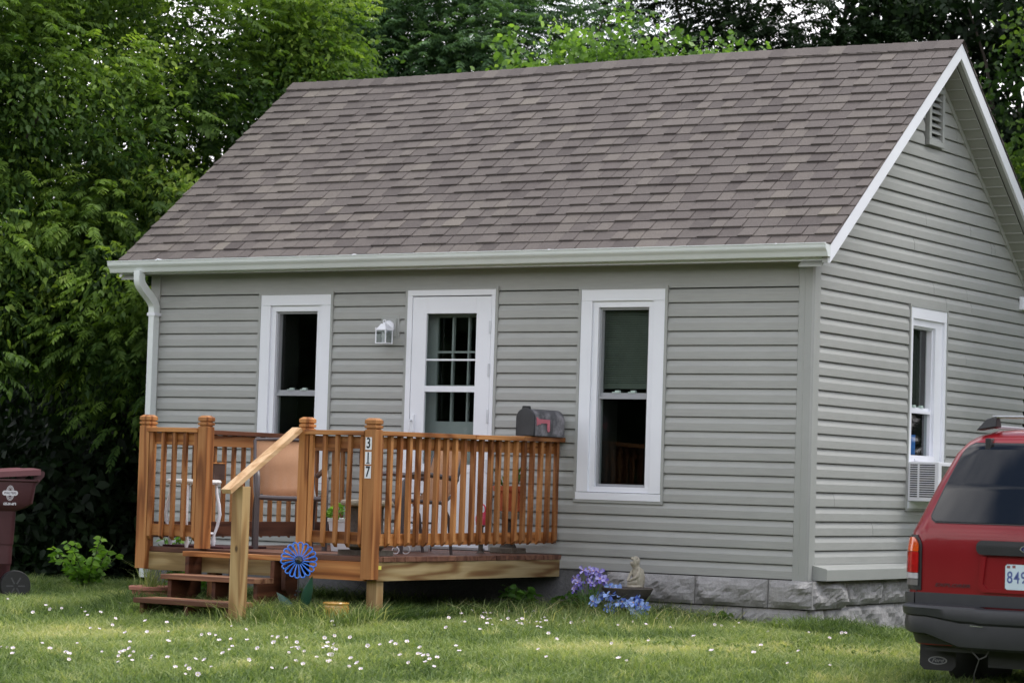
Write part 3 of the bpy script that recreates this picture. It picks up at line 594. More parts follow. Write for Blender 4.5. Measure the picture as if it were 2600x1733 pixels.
c = MB(); c.prism([(-.035, .215), (-.030, .240), (.030, .240), (.035, .215)], TM, -.562, -.53, .5); c.build('latch', BLACK, dm, bevel=.003)
c = MB(); fx = -2.25 + .0835
FLG = [(-.50, .098), (-.49, .097), (-.49, .118), (-.475, .118), (-.475, .122), (-.30, .130), (-.300, .050), (-.325, .046), (-.33, .104), (-.44, .102), (-.45, .094), (-.49, .092), (-.497, .085)]
FLG = [(-.525, .150), (-.512, .150), (-.498, .138), (-.318, .136), (-.316, .046), (-.335, .034), (-.354, .046), (-.358, .104), (-.455, .104), (-.462, .096), (-.500, .092), (-.516, .084)]
c.prism(FLG, lambda a, z, d: (d, a, 1.068 + z), fx, fx + .006, .5); c.build('flag', simple('faded_pink_plastic', (.62, .17, .22), .5, .12, 12), mbx, bevel=.001)
# ------------------------------------------------------------------ things on the deck
FRM = simple('dark_bronze_frame', (.075, .060, .062), .4, .1); 
def sling_mat():
    m = NM('tan_mesh_sling'); v = m.coord((1, 1, 1), jitter=False); n = m.noise(v, 3, 4); c = m.ramp(n, [(.3, (.52, .28, .15)), (.7, (.60, .34, .19))])
    wv = m.noise(m.coord((260, 260, 260), jitter=False), 1, 1); c = m.mix(.3, c, m.ramp(wv, [(.4, (.7, .7, .7)), (.6, (1.1, 1.1, 1.1))]), 'MULTIPLY')
    tr = m.n('BsdfTransparent'); mx = m.n('MixShader'); mx.inputs[0].default_value = .16; m.base(c); m.set(Roughness=.7)
    tl = m.n('BsdfTranslucent'); m.link(c, tl.inputs[0]); m1 = m.n('MixShader'); m1.inputs[0].default_value = .3; m.link(m.p.outputs[0], m1.inputs[1]); m.link(tl.outputs[0], m1.inputs[2])
    m.link(m1.outputs[0], mx.inputs[1]); m.link(tr.outputs[0], mx.inputs[2]); m.link(mx.outputs[0], m.o.inputs[0]); return m.m
SLING = sling_mat()
def chair(loc, rz, label):
    t = thing('patio_chair', label, 'chair', loc, rz, 'tan sling patio chairs on the deck')
    for sx in (-1, 1):
        x = sx * .27
        c = MB(); c.tube([(x, -.27, 0), (x, -.265, .40), (x, -.25, .56), (x, -.20, .615), (x, -.10, .625), (x, .12, .60), (x, .22, .585)], .021, 8); c.build('armrest', FRM, t, smooth=True, world=False)
        c = MB(); c.tube([(sx * .235, .20, .0), (sx * .24, .16, .30), (sx * .24, .10, .40)], .013, 8); c.build('leg', FRM, t, smooth=True, world=False)
        c = MB(); c.tube([(sx * .235, -.25, .42), (sx * .235, .12, .40), (sx * .235, .20, .47), (sx * .235, .30, .86)], .014, 8); c.build('side_frame', FRM, t, smooth=True, world=False)
    c = MB(); c.tube([(-.27, -.262, .405), (-.1, -.262, .400), (.1, -.262, .400), (.27, -.262, .405)], .020, 8); c.build('crossbar', FRM, t, smooth=True, world=False)
    c = MB(); c.tube([(-.235, .30, .86), (0, .305, .872), (.235, .30, .86)], .013, 8); c.build('top_bar', FRM, t, smooth=True, world=False)
    def sheet(pr, nm):
        c = MB(); vs = []
        for y, z in pr: vs += [(-.228, y, z), (0, y + .008, z - .012), (.228, y, z)]
        n = len(pr); c.add(vs, [(3 * i + j, 3 * i + j + 1, 3 * i + j + 4, 3 * i + j + 3) for i in range(n - 1) for j in range(2)]); o = c.build(nm, SLING, t, smooth=True, world=False); so_ = o.modifiers.new('thick', 'SOLIDIFY'); so_.thickness = .004
    sheet([(-.25, .422), (-.1, .405), (.08, .40), (.14, .415)], 'seat'); sheet([(.145, .42), (.195, .49), (.24, .65), (.298, .858)], 'backrest')
    return t
chair((-3.66, -1.83, FZ), math.radians(44), 'tan sling patio chair behind the stair post at the left')
chair((-2.72, -1.40, FZ), math.radians(-28), 'tan sling patio chair in front of the white door behind the balusters')
WICK = simple('white_wicker', (.72, .71, .70), .6, .08, 40, bump=.5); WMET = simple('white_painted_metal', (.78, .78, .82), .35, .05)
# white table with curved legs
tb = thing('side_table', 'white wicker topped table with curved metal legs in the left deck corner', 'table', (-4.03, -2.25, FZ))
cx, cy = -4.125, -2.43
c = MB(); c.lathe([(.0, .490), (.195, .490), (.21, .496), (.216, .510), (.21, .524), (.195, .528), (0, .528)], (cx, cy, FZ), 32); c.build('tabletop', WICK, tb, smooth=30)
for k in range(4):
    a = math.radians(25 + 90 * k); f = lambda r, z: (cx + r * math.cos(a), cy + r * math.sin(a), FZ + z)
    c = MB(); c.tube([f(.180, .49), f(.185, .42), f(.205, .34), (f(.215, .26)), f(.20, .17), f(.175, .10), f(.17, .05), f(.172, 0)], [.013, .013, .014, .015, .013, .011, .021, .012], 10); c.build('leg', WMET, tb, smooth=True)
c = MB(); c.tube([(cx + .165 * math.cos(t), cy + .165 * math.sin(t), FZ + .11) for t in [i * math.pi / 16 for i in range(32)]], .010, 8, closed=True); c.build('stretcher', WMET, tb, smooth=True)
bx = thing('wooden_box', 'small dark brown wooden box with tan edges on the white table', 'box', (-4.03, -2.3, .636))
c = MB(); c.box(-4.135, -3.985, -2.36, -2.22, .638, .765); c.build('body', simple('dark_brown_stain', (.06, .035, .028), .5, .2), bx, bevel=.004)
c = MB(); c.box(-4.14, -3.98, -2.365, -2.215, .766, .776); c.build('edging', WX, bx); c = MB(); c.box(-4.14, -3.98, -2.368, -2.361, .636, .645); c.build('edging', WX, bx)
mt = MB(); mt.box(-4.32, -3.72, -2.55, -2.0, FZ + .002, FZ + .016); tag(mt.build('door_mat', simple('dark_red_mat', (.05, .012, .015), .9, .3, 30), bevel=.003), 'dark red mat lying on the deck boards under the white table', 'mat')
# white planter with green plant
LEAFL = None
pln = thing('planter', 'white square planter with bright green leafy plant on the deck left of the stone table', 'planter', (-3.28, -1.55, FZ))
c = MB(); px_, py_ = -3.13, -1.75
for (s0, z0_, s1, z1_) in ((.085, 0, .105, .23), (.112, .23, .112, .26)):
    vs = [(px_ + sx * s0, py_ + sy * s0, FZ + z0_) for sx, sy in ((-1, -1), (1, -1), (1, 1), (-1, 1))] + [(px_ + sx * s1, py_ + sy * s1, FZ + z1_) for sx, sy in ((-1, -1), (1, -1), (1, 1), (-1, 1))]
    c.add(vs, [(3, 2, 1, 0), (4, 5, 6, 7)] + [(i, (i + 1) % 4, 4 + (i + 1) % 4, 4 + i) for i in range(4)])
c.build('pot', simple('white_plastic_pot', (.66, .68, .72), .4, .03), pln, bevel=.004); PLANTS = [(pln, (px_, py_, FZ + .26), .14, .16, 60)]
# stone table (bird-bath like pedestal)
st = thing('stone_pedestal', 'pale rimmed mossy brown stone pedestal table standing behind the house number post', 'pedestal table', (-2.47, -2.36, FZ))
sx_, sy_ = -2.505, -2.38
c = MB(); c.lathe([(0, .365), (.17, .365), (.195, .375), (.202, .392), (.195, .408), (.17, .414), (0, .414)], (sx_, sy_, FZ), 36); c.build('top', STAT, st, smooth=40)
c = MB(); c.lathe([(0, .12), (.13, .12), (.135, .15), (.125, .17), (.125, .34), (.13, .364), (0, .364)], (sx_, sy_, FZ), 32); c.build('drum', DKCONC, st, smooth=40)
c = MB(); c.lathe([(0, .04), (.115, .04), (.145, .065), (.145, .09), (.13, .119), (0, .119)], (sx_, sy_, FZ), 32); c.box(sx_ - .15, sx_ + .15, sy_ - .15, sy_ + .15, FZ, FZ + .04); c.build('base', CONC, st, smooth=40)
# ornaments on the stone table
orn = thing('twig_arrangement', 'dark curly twigs with a pink flower in an orange pot on the stone pedestal', 'ornament', (sx_, sy_, FZ + .414))
TZ = FZ + .415; DTW = simple('dark_twig', (.05, .025, .02), .7, .3)
c = MB(); c.lathe([(0, 0), (.025, 0), (.035, .05), (.036, .055), (0, .055)], (sx_ + .0, sy_ - .02, TZ), 16); c.build('pot', simple('small_orange_pot', (.48, .13, .04), .6), orn, smooth=40)
c = MB()
for k in range(7):
    a = random.random() * 6.28; L = random.uniform(.22, .38); p = [(sx_ - .04 + .06 * random.random(), sy_, TZ + .03)]
    for i in range(1, 7): p.append((p[-1][0] + .022 * math.cos(a + i * .7), p[-1][1] + .02 * math.sin(a + i * .5), TZ + .03 + L * i / 6))
    c.tube(p, .0035, 5)
c.build('twigs', DTW, orn)
c = MB()
for k in range(7):
    a = k * .9; c.add([(sx_ - .015, sy_ - .05, TZ + .10), (sx_ - .015 + .028 * math.cos(a), sy_ - .05 + .02 * math.sin(a), TZ + .13), (sx_ - .015 + .02 * math.cos(a + .5), sy_ - .05 + .02 * math.sin(a + .5), TZ + .175), (sx_ - .015 + .015 * math.cos(a + .9), sy_ - .05 + .02 * math.sin(a + .9), TZ + .13)], [(0, 1, 2, 3)])
c.build('flower', simple('pink_petals', (.75, .18, .28), .6), orn)
# black metal plant rack with clear box
rk = thing('plant_rack', 'thin black metal plant rack with arched bars beside the white storm door', 'rack', (-3.1, -.7, FZ)); IRON = simple('black_iron', (.018, .014, .016), .45)
c = MB(); c.tube([(-3.45, -.62, .555), (-3.30, -.62, .575), (-3.12, -.62, .575), (-3.05, -.62, .57)], .006, 6); c.build('top_bar', IRON, rk)
for x in (-3.42, -3.08):
    c = MB(); c.tube([(x, -.62, .575), (x, -.62, .35), (x + .01, -.64, FZ)], .006, 6); c.build('leg', IRON, rk)
c = MB(); c.box(-3.44, -3.06, -.78, -.60, .33, .345); c.build('shelf', IRON, rk)
bxx = thing('storage_box', 'clear plastic storage box with white handles low behind the balusters near the door', 'box', (-3.25, -.9, FZ))
c = MB(); c.box(-3.16, -2.95, -1.05, -.85, FZ, FZ + .17); c.build('body', simple('cloudy_plastic', (.45, .45, .46), .3), bxx, bevel=.01)
c = MB(); c.box(-3.17, -2.94, -1.06, -.84, FZ + .171, FZ + .19); c.box(-3.16, -2.95, -1.056, -1.051, FZ + .10, FZ + .115); c.build('lid', WMET, bxx, bevel=.004)
wo = thing('wire_ornament', 'curly white wire ornament hanging beside the storm door frame', 'ornament', (-3.15, -1.2, .5))
c = MB(); p = [(-2.83 + .022 * math.sin(i * 1.7), -1.25 + .02 * math.cos(i * 2.1), .60 - .0085 * i) for i in range(34)]; c.tube(p, .003, 5); p = [(-2.80 + .035 * math.cos(i * .5), -1.25, .50 + .014 * i) for i in range(14)]; c.tube(p, .0025, 5); c.build('wire', WMET, wo)
for k, (x, y) in enumerate(((-2.628, -1.80), (-2.600, -1.70))):
    c = MB(); R_ = .026 if k == 0 else .033; c.tube([(x + R_ * math.cos(t), y + R_ * .5 * math.sin(t) * 0 + .008 * math.cos(t), FZ + .003 + R_ + R_ * math.sin(t)) for t in [i * math.pi / 12 for i in range(24)]], .004, 6, closed=True)
    tag(c.build('wire_ring', WMET, smooth=True), ('smaller left ring' if k == 0 else 'larger right ring') + ' of two pale wire hoops standing on the deck edge', 'ring', 'pale wire rings on the deck')
# terracotta planter on pedestal near the wall
tp = thing('flower_pot', 'large terracotta pot with long green leaves on a stone pedestal by the wall', 'flower pot', (-2.52, -.33, FZ)); TERR = simple('terracotta', (.46, .10, .035), .65, .15, 7, dirt=((.45, .16, .09), 9, .6))
tx, ty = -2.515, -.34
c = MB(); c.lathe([(0, .345), (.085, .345), (.115, .50), (.125, .505), (.135, .508), (.138, .548), (.130, .550), (.122, .535), (0, .530)], (tx, ty, FZ), 36); c.build('pot', TERR, tp, smooth=40)
PLANTS.append((tp, (tx, ty, FZ + .53), .10, .30, -14))
ps = thing('pot_pedestal', 'grey stone pedestal with square foot carrying the terracotta pot by the wall', 'pedestal', (tx, ty, FZ))
c = MB(); c.box(tx - .085, tx + .085, ty - .085, ty + .085, FZ + .28, FZ + .343); c.build('top', CONC, ps, bevel=.008)
c = MB(); c.lathe([(0, .05), (.07, .05), (.05, .09), (.045, .24), (.06, .279), (0, .279)], (tx, ty, FZ), 24); c.build('shaft', DKCONC, ps, smooth=40)
c = MB(); c.box(tx - .11, tx + .11, ty - .11, ty + .11, FZ + .001, FZ + .05); c.build('foot', CONC, ps, bevel=.008)
pk = thing('watering_can', 'small pink plastic watering can with ring handle beside the terracotta pot', 'watering can', (-2.75, -.5, FZ)); PINK = simple('hot_pink_plastic', (.75, .05, .12), .35)
kx, ky = -2.60, -.62
c = MB(); c.lathe([(0, .0), (.045, 0), (.05, .06), (.035, .10), (0, .10)], (kx, ky, FZ + .23), 20); c.build('body', PINK, pk, smooth=40)
c = MB(); c.tube([(kx + .035 * math.cos(t), ky, FZ + .355 + .04 * math.sin(t)) for t in [i * math.pi / 10 for i in range(20)]], .006, 8, closed=True); c.build('handle', PINK, pk, smooth=True)
c = MB(); c.lathe([(0, 0), (.04, 0), (.02, .02), (.018, .21), (.04, .228), (0, .228)], (kx, ky, FZ), 14); c.build('stand', DKCONC, pk, smooth=40)
# ------------------------------------------------------------------ foliage tools
def leaf_mat(name, stops, trans=.42, gloss=.6):
    m = NM(name); a = m.attr('rnd'); c = m.ramp(a, stops)
    m.base(c); m.set(Roughness=gloss); m.p.inputs['Specular IOR Level'].default_value = .22
    tl = m.n('BsdfTranslucent'); c2 = m.mix(1.0, c, (1.5, 1.6, .7), 'MULTIPLY'); m.link(c2, tl.inputs[0]); mx = m.n('MixShader'); mx.inputs[0].default_value = trans
    m.link(m.p.outputs[0], mx.inputs[1]); m.link(tl.outputs[0], mx.inputs[2]); m.link(mx.outputs[0], m.o.inputs[0]); return m.m
def bulk(name, V, F, R, mat, parent=None, kind=None):
    """V (n,3), F (m,k) ints, R (m,)"""
    off = np.array(rootof(parent).location) if parent else np.zeros(3)
    me = bpy.data.meshes.new(name); V = (V - off).astype(np.float32); k = F.shape[1]
    me.vertices.add(len(V)); me.vertices.foreach_set('co', V.ravel()); me.loops.add(F.size); me.loops.foreach_set('vertex_index', F.astype(np.int32).ravel())
    me.polygons.add(len(F)); me.polygons.foreach_set('loop_start', np.arange(0, F.size, k, dtype=np.int32)); me.polygons.foreach_set('loop_total', np.full(len(F), k, dtype=np.int32))
    me.update(calc_edges=True); a = me.attributes.new('rnd', 'FLOAT', 'FACE'); a.data.foreach_set('value', np.clip(R, 0, 1).astype(np.float32)); me.materials.append(mat)
    o = bpy.data.objects.new(name, me); COL.objects.link(o)
    if parent: o.parent = parent
    if kind: o['kind'] = kind
    return o
def nrm(a): return a / (np.linalg.norm(a, axis=1, keepdims=True) + 1e-9)
def leaves(P, D, S, L, W, R, droop=.25):
    """P base, D direction, S side vector, L length, W width"""
    D = nrm(D); S = nrm(S - D * (S * D).sum(1, keepdims=True)); Nn = np.cross(D, S); L = L[:, None]; W = W[:, None]
    b = P; l1 = P + D * L * .30 + S * W * .5 + Nn * W * .12; l2 = P + D * L * .68 + S * W * .36 - np.array([0, 0, 1]) * L * droop * .3; t = P + D * L - np.array([0, 0, 1]) * L * droop
    r1 = P + D * L * .30 - S * W * .5 + Nn * W * .12; r2 = P + D * L * .68 - S * W * .36 - np.array([0, 0, 1]) * L * droop * .3
    n = len(P); V = np.stack([b, l1, l2, t, r2, r1], 1).reshape(-1, 3); i = np.arange(n)[:, None] * 6
    F = np.concatenate([i + [0, 1, 2, 3], i + [0, 3, 4, 5]], 1).reshape(-1, 4); return V, F, np.repeat(R, 2)
def fronds(O, D, L, nl, ll, lw, R, droop=.30):
    """pinnate leaves"""
    n = len(O); D = nrm(D); up = np.array([0, 0, 1.]); S = nrm(np.cross(D, up) + rng.normal(0, .25, (n, 3)))
    t = np.linspace(.14, 1, nl); T = np.tile(t, n)[:, None]; rep = lambda a: np.repeat(a, nl, 0)
    o, d, s, l = rep(O), rep(D), rep(S), rep(L[:, None]); base = o + d * l * T - up * (droop * l * T ** 2)
    V = []; F = []; R2 = []; k = 0; r = rep(R[:, None])[:, 0]
    for sg in (-1, 1):
        m_ = len(base); dd = s * sg * .85 + d * .5 - up * (.15 + .55 * T) + rng.normal(0, .18, (m_, 3)); sz = (ll * (.65 + .5 * np.sin(np.pi * (T[:, 0] * .85 + .1)))) * rng.uniform(.85, 1.15, m_)
        v, f, rr = leaves(base, dd, d - up * .3 + rng.normal(0, .25, (m_, 3)), sz, sz * lw, r + rng.normal(0, .05, m_), .18); V.append(v); F.append(f + k); k += len(v); R2.append(rr)
    # rachis
    q = np.array([0, .5, 1.]); a = [O + D * (L[:, None] * x) - up * (droop * L[:, None] * x * x) for x in q]; w_ = S * .0022
    v = np.stack([a[0] - w_, a[0] + w_, a[1] - w_, a[1] + w_, a[2] - w_ * .4, a[2] + w_ * .4], 1).reshape(-1, 3); i = np.arange(n)[:, None] * 6
    f = np.concatenate([i + [0, 1, 3, 2], i + [2, 3, 5, 4]], 1).reshape(-1, 4); V.append(v); F.append(f + k); R2.append(np.repeat(np.clip(R * .9, 0, 1), 2))
    return np.concatenate(V), np.concatenate(F), np.concatenate(R2)
def sphere(n): return nrm(rng.normal(0, 1, (n, 3)))
BARK = stone_mat('grey_brown_bark', (.035, .028, .022), (.09, .075, .06))
def limbs(root, base, centers, r0, mat=BARK, top=None):
    base = Vector(base); hub = Vector(top) if top else base + Vector((0, 0, 1.8)); c = MB(); n = 7
    pts = [base.lerp(hub, i / n) + Vector((random.uniform(-.05, .05), random.uniform(-.05, .05), 0)) * (0 < i) for i in range(n + 1)]
    c.tube(pts, [r0 * (1.25 - .6 * i / n) if i else r0 * 1.5 for i in range(n + 1)], 12); tr = c.build('trunk', mat, root, smooth=60)
    for q in centers:
        q = Vector(q); s = pts[random.randint(3, n)]; m_ = s.lerp(q, .5) + Vector((random.uniform(-.2, .2), random.uniform(-.2, .2), .15 * (q - s).length)); L = 7
        pp = [(s * (1 - t) ** 2 + m_ * 2 * t * (1 - t) + q * t * t) + Vector((random.uniform(-.03, .03),) * 3) for t in [i / L for i in range(L + 1)]]
        c = MB(); c.tube(pp, [r0 * .38 * (1 - .88 * i / L) for i in range(L + 1)], 6); c.build('branch', mat, tr)
def tree(label, base, ellipsoids, kind, mat, npuff, per, group, r0=.14, lime=.5, seed=0, size=1.0, puff=.5, cat='tree', name='leafy_tree', top=None, nb=14, base_r=.3):
    """ellipsoids: [(centre, radii, weight)]"""
    global rng
    rng = np.random.default_rng(seed); random.seed(seed)
    root = thing(name, label, cat, base, group=group); w_ = np.array([e[2] for e in ellipsoids], float); w_ /= w_.sum()
    cs = []; rel = []
    for e, k in zip(ellipsoids, rng.multinomial(npuff, w_)):
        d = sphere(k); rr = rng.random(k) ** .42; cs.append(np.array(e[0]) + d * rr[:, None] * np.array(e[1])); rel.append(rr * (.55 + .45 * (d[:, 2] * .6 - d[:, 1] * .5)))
    C = np.concatenate(cs); RL = np.concatenate(rel); n = len(C) * per; ci = np.repeat(np.arange(len(C)), per)
    ctr = np.average([e[0] for e in ellipsoids], axis=0, weights=w_); outd = nrm(C - ctr + np.array([0, 0, .0]))
    d = sphere(n); O = C[ci] + d * (rng.random((n, 1)) ** .5) * puff * np.array([1, 1, .7]); tone = rng.normal(0, .13, len(C))
    inh = ((O[:, 0] > -7.25) & (O[:, 1] < 2.7)) | ((O[:, 0] > -7.15) & (O[:, 1] < 5.1) & (O[:, 2] < 5.0 - .776 * np.abs(O[:, 1] - 2.27))); kp = ~inh; O, ci, d = O[kp], ci[kp], d[kp]; n = len(O)
    D = outd[ci] * .7 + d * .9 + np.array([0, -.1, .05])
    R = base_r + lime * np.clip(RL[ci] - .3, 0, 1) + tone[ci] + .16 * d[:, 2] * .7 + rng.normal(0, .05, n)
    if kind == 'pinnate': V, F, R2 = fronds(O, D * [1, 1, .45], rng.uniform(.24, .44, n) * size, 10, .092 * size, .34, R)
    elif kind == 'mixed':
        fm = rng.random(len(C))[ci] < .55; nf = int(fm.sum()); V, F, R2 = fronds(O[fm], (D * [1, 1, .45])[fm], rng.uniform(.22, .42, nf) * size, 9, .088 * size, .36, R[fm])
        q_ = ~fm; m_ = 13; nb_ = int(q_.sum()) * m_; O2 = np.repeat(O[q_], m_, 0) + rng.normal(0, .13, (nb_, 3)); D2 = np.repeat(D[q_], m_, 0) * .7 + sphere(nb_); L2 = rng.uniform(.04, .115, nb_) * size
        V2, F2, R3 = leaves(O2, D2 + [0, -.1, -.25], sphere(nb_), L2, L2 * .55, np.repeat(R[q_], m_) + rng.normal(0, .12, nb_), .25); F = np.concatenate([F, F2 + len(V)]); V = np.concatenate([V, V2]); R2 = np.concatenate([R2, R3])
    elif kind == 'feather': V, F, R2 = fronds(O, D * [1, 1, .35], rng.uniform(.18, .34, n) * size, 10, .042 * size, .38, R, .35)
    else:
        m_ = 9; O2 = np.repeat(O, m_, 0) + rng.normal(0, .10, (n * m_, 3)); D2 = np.repeat(D, m_, 0) * .4 + sphere(n * m_); L2 = rng.uniform(.055, .105, n * m_) * size
        V, F, R2 = leaves(O2, D2 + [0, -.1, -.1], sphere(n * m_), L2, L2 * .8, np.repeat(R, m_) + rng.normal(0, .10, n * m_), .25)
    limbs(root, base, C[rng.choice(len(C), min(nb, len(C)), replace=False)], r0, top=top)
    bulk('crown', V, F, R2, mat, root)
    return root
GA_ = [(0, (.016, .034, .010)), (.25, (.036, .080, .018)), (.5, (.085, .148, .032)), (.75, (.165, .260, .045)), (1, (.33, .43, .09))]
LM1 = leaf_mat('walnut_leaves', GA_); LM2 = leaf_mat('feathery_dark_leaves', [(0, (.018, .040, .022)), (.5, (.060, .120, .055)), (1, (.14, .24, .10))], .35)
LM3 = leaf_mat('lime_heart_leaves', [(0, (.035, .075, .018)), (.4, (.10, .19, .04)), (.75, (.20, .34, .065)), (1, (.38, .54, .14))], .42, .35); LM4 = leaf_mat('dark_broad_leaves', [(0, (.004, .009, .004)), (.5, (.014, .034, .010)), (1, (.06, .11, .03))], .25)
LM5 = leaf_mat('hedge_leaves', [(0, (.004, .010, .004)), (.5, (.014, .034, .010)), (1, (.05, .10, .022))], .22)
GT = 'trees behind the house'
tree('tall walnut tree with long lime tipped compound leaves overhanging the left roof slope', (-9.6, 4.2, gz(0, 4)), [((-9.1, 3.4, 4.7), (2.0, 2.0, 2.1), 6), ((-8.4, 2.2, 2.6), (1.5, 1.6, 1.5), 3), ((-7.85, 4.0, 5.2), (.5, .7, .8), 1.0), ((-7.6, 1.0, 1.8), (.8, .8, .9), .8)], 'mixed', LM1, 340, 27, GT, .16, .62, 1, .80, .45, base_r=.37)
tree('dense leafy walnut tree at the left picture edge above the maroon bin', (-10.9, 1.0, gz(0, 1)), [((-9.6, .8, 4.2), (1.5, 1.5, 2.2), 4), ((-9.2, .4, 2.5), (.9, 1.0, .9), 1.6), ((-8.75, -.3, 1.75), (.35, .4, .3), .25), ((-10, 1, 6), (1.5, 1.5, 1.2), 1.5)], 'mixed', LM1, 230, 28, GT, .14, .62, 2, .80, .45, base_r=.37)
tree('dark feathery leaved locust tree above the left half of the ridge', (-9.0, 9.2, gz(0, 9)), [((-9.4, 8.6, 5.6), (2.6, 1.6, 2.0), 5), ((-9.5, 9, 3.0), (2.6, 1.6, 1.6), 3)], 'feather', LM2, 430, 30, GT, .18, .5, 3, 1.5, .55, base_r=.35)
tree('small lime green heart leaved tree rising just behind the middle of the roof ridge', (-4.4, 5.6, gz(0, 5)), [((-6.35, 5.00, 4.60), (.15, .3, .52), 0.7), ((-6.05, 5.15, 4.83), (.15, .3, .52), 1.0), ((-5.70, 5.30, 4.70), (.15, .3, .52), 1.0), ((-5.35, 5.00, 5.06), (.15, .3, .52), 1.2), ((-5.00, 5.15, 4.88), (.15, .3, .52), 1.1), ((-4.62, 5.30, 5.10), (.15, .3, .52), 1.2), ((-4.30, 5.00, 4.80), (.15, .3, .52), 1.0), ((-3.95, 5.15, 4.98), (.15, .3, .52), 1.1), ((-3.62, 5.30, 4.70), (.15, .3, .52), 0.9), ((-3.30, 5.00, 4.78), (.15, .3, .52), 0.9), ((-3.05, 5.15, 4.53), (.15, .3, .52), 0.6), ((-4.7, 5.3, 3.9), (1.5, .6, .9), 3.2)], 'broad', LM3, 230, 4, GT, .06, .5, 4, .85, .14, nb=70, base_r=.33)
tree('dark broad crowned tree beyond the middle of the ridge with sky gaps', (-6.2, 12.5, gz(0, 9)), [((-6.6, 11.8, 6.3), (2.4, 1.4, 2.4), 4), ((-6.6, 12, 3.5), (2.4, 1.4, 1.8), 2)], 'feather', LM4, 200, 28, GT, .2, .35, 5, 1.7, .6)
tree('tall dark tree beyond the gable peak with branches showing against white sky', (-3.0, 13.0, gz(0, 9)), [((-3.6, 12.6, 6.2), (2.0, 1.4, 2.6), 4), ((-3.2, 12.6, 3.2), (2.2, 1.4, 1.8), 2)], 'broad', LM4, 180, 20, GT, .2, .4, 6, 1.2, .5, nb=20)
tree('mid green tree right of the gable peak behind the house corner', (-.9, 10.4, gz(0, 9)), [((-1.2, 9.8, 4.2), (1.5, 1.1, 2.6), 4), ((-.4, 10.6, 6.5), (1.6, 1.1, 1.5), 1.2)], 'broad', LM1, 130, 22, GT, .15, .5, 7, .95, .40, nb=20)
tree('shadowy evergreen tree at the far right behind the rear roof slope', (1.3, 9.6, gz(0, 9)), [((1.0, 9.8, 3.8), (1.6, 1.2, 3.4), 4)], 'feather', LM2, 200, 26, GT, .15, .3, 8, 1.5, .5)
tree('unseen broad leafy tree added off the right rear house corner to shade the gable', (3.4, 7.2, gz(0, 7)), [((1.75, 5.3, 6.2), (1.15, 1.2, .95), 7), ((3.4, 7.2, 6.2), (1.6, 1.5, 1.4), 3)], 'broad', LM1, 170, 30, GT, .15, .5, 9, 1.0, .4, nb=16)  # added out of view; crown set in the sun's path to darken the rear gable
# woods that read as one mass
def mass(name, label, cat, boxes, mat, per, size, seed, kind='broad', R0=.25):
    global rng
    rng = np.random.default_rng(seed); P = []
    for (x0, x1, y0, y1, z0, z1, n) in boxes:
        P.append(rng.random((n, 3)) * [x1 - x0, y1 - y0, z1 - z0] + [x0, y0, z0])
    O = np.concatenate(P); n = len(O); O2 = np.repeat(O, per, 0) + rng.normal(0, .22, (n * per, 3)); L2 = rng.uniform(.7, 1.3, n * per) * size
    V, F, R2 = leaves(O2, sphere(n * per) + [0, -.2, -.2], sphere(n * per), L2, L2 * .6, R0 + np.repeat(rng.normal(0, .12, n), per) + rng.normal(0, .08, n * per), .2)
    return tag(bulk(name, V, F, R2, mat), label, cat, kind='stuff')
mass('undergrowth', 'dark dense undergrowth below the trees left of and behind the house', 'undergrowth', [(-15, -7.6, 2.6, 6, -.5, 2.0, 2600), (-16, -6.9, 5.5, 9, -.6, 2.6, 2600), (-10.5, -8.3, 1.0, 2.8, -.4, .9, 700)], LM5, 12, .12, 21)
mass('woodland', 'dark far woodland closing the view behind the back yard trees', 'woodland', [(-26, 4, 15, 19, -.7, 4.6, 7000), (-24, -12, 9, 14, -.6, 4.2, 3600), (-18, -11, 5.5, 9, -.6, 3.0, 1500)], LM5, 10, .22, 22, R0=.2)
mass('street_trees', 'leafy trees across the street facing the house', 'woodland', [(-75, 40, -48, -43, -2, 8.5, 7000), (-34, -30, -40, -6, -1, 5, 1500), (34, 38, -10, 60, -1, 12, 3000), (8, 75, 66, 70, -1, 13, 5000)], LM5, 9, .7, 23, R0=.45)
# ------------------------------------------------------------------ grass
GM = leaf_mat('grass_blades', [(0, (.040, .075, .022)), (.3, (.145, .210, .072)), (.55, (.300, .355, .145)), (.8, (.47, .47, .24)), (1, (.60, .55, .31))], .35, .55)
def proj(P):
    d = P - np.array(CAM); R_ = np.array(ROWS); q = d @ R_.T; return 1300 + FPX * q[:, 0] / q[:, 2], 866.5 + FPX * q[:, 1] / q[:, 2]
GZ = np.vectorize(gz)
def fbm(x, y, s):
    r_ = np.random.default_rng(s); o = 0
    for k in range(6): a = r_.random() * 6.28; f = 1.1 * 1.55 ** k; o = o + np.sin((x * math.cos(a) + y * math.sin(a)) * f * 2 + r_.random() * 6.28 + 1.3 * np.sin((x * math.sin(a) - y * math.cos(a)) * f * 1.3)) / (1.25 ** k)
    return o / 3.2
def blades(P, h, lean, R, wd=.0042):
    n = len(P); a = rng.random(n) * 6.28; ld = rng.normal(0, 1, (n, 2)) * lean[:, None]; d = np.stack([np.cos(a), np.sin(a), 0 * a], 1) * wd
    up = np.array([0, 0, 1.]); L2 = np.concatenate([ld, np.zeros((n, 1))], 1); H = h[:, None]; m_ = P + L2 * H * .35 + up * H * .6; t = P + L2 * H * 1.1 + up * H * (1 - .2 * np.minimum(1, lean[:, None]))
    V = np.stack([P - d, P + d, m_ + d * .7, m_ - d * .7, t], 1).reshape(-1, 3); i = np.arange(n)[:, None] * 5
    F = np.concatenate([i + [0, 1, 2], i + [0, 2, 3], i + [3, 2, 4]], 1).reshape(-1, 3); return V, F, np.repeat(R, 3)
rng = np.random.default_rng(31)
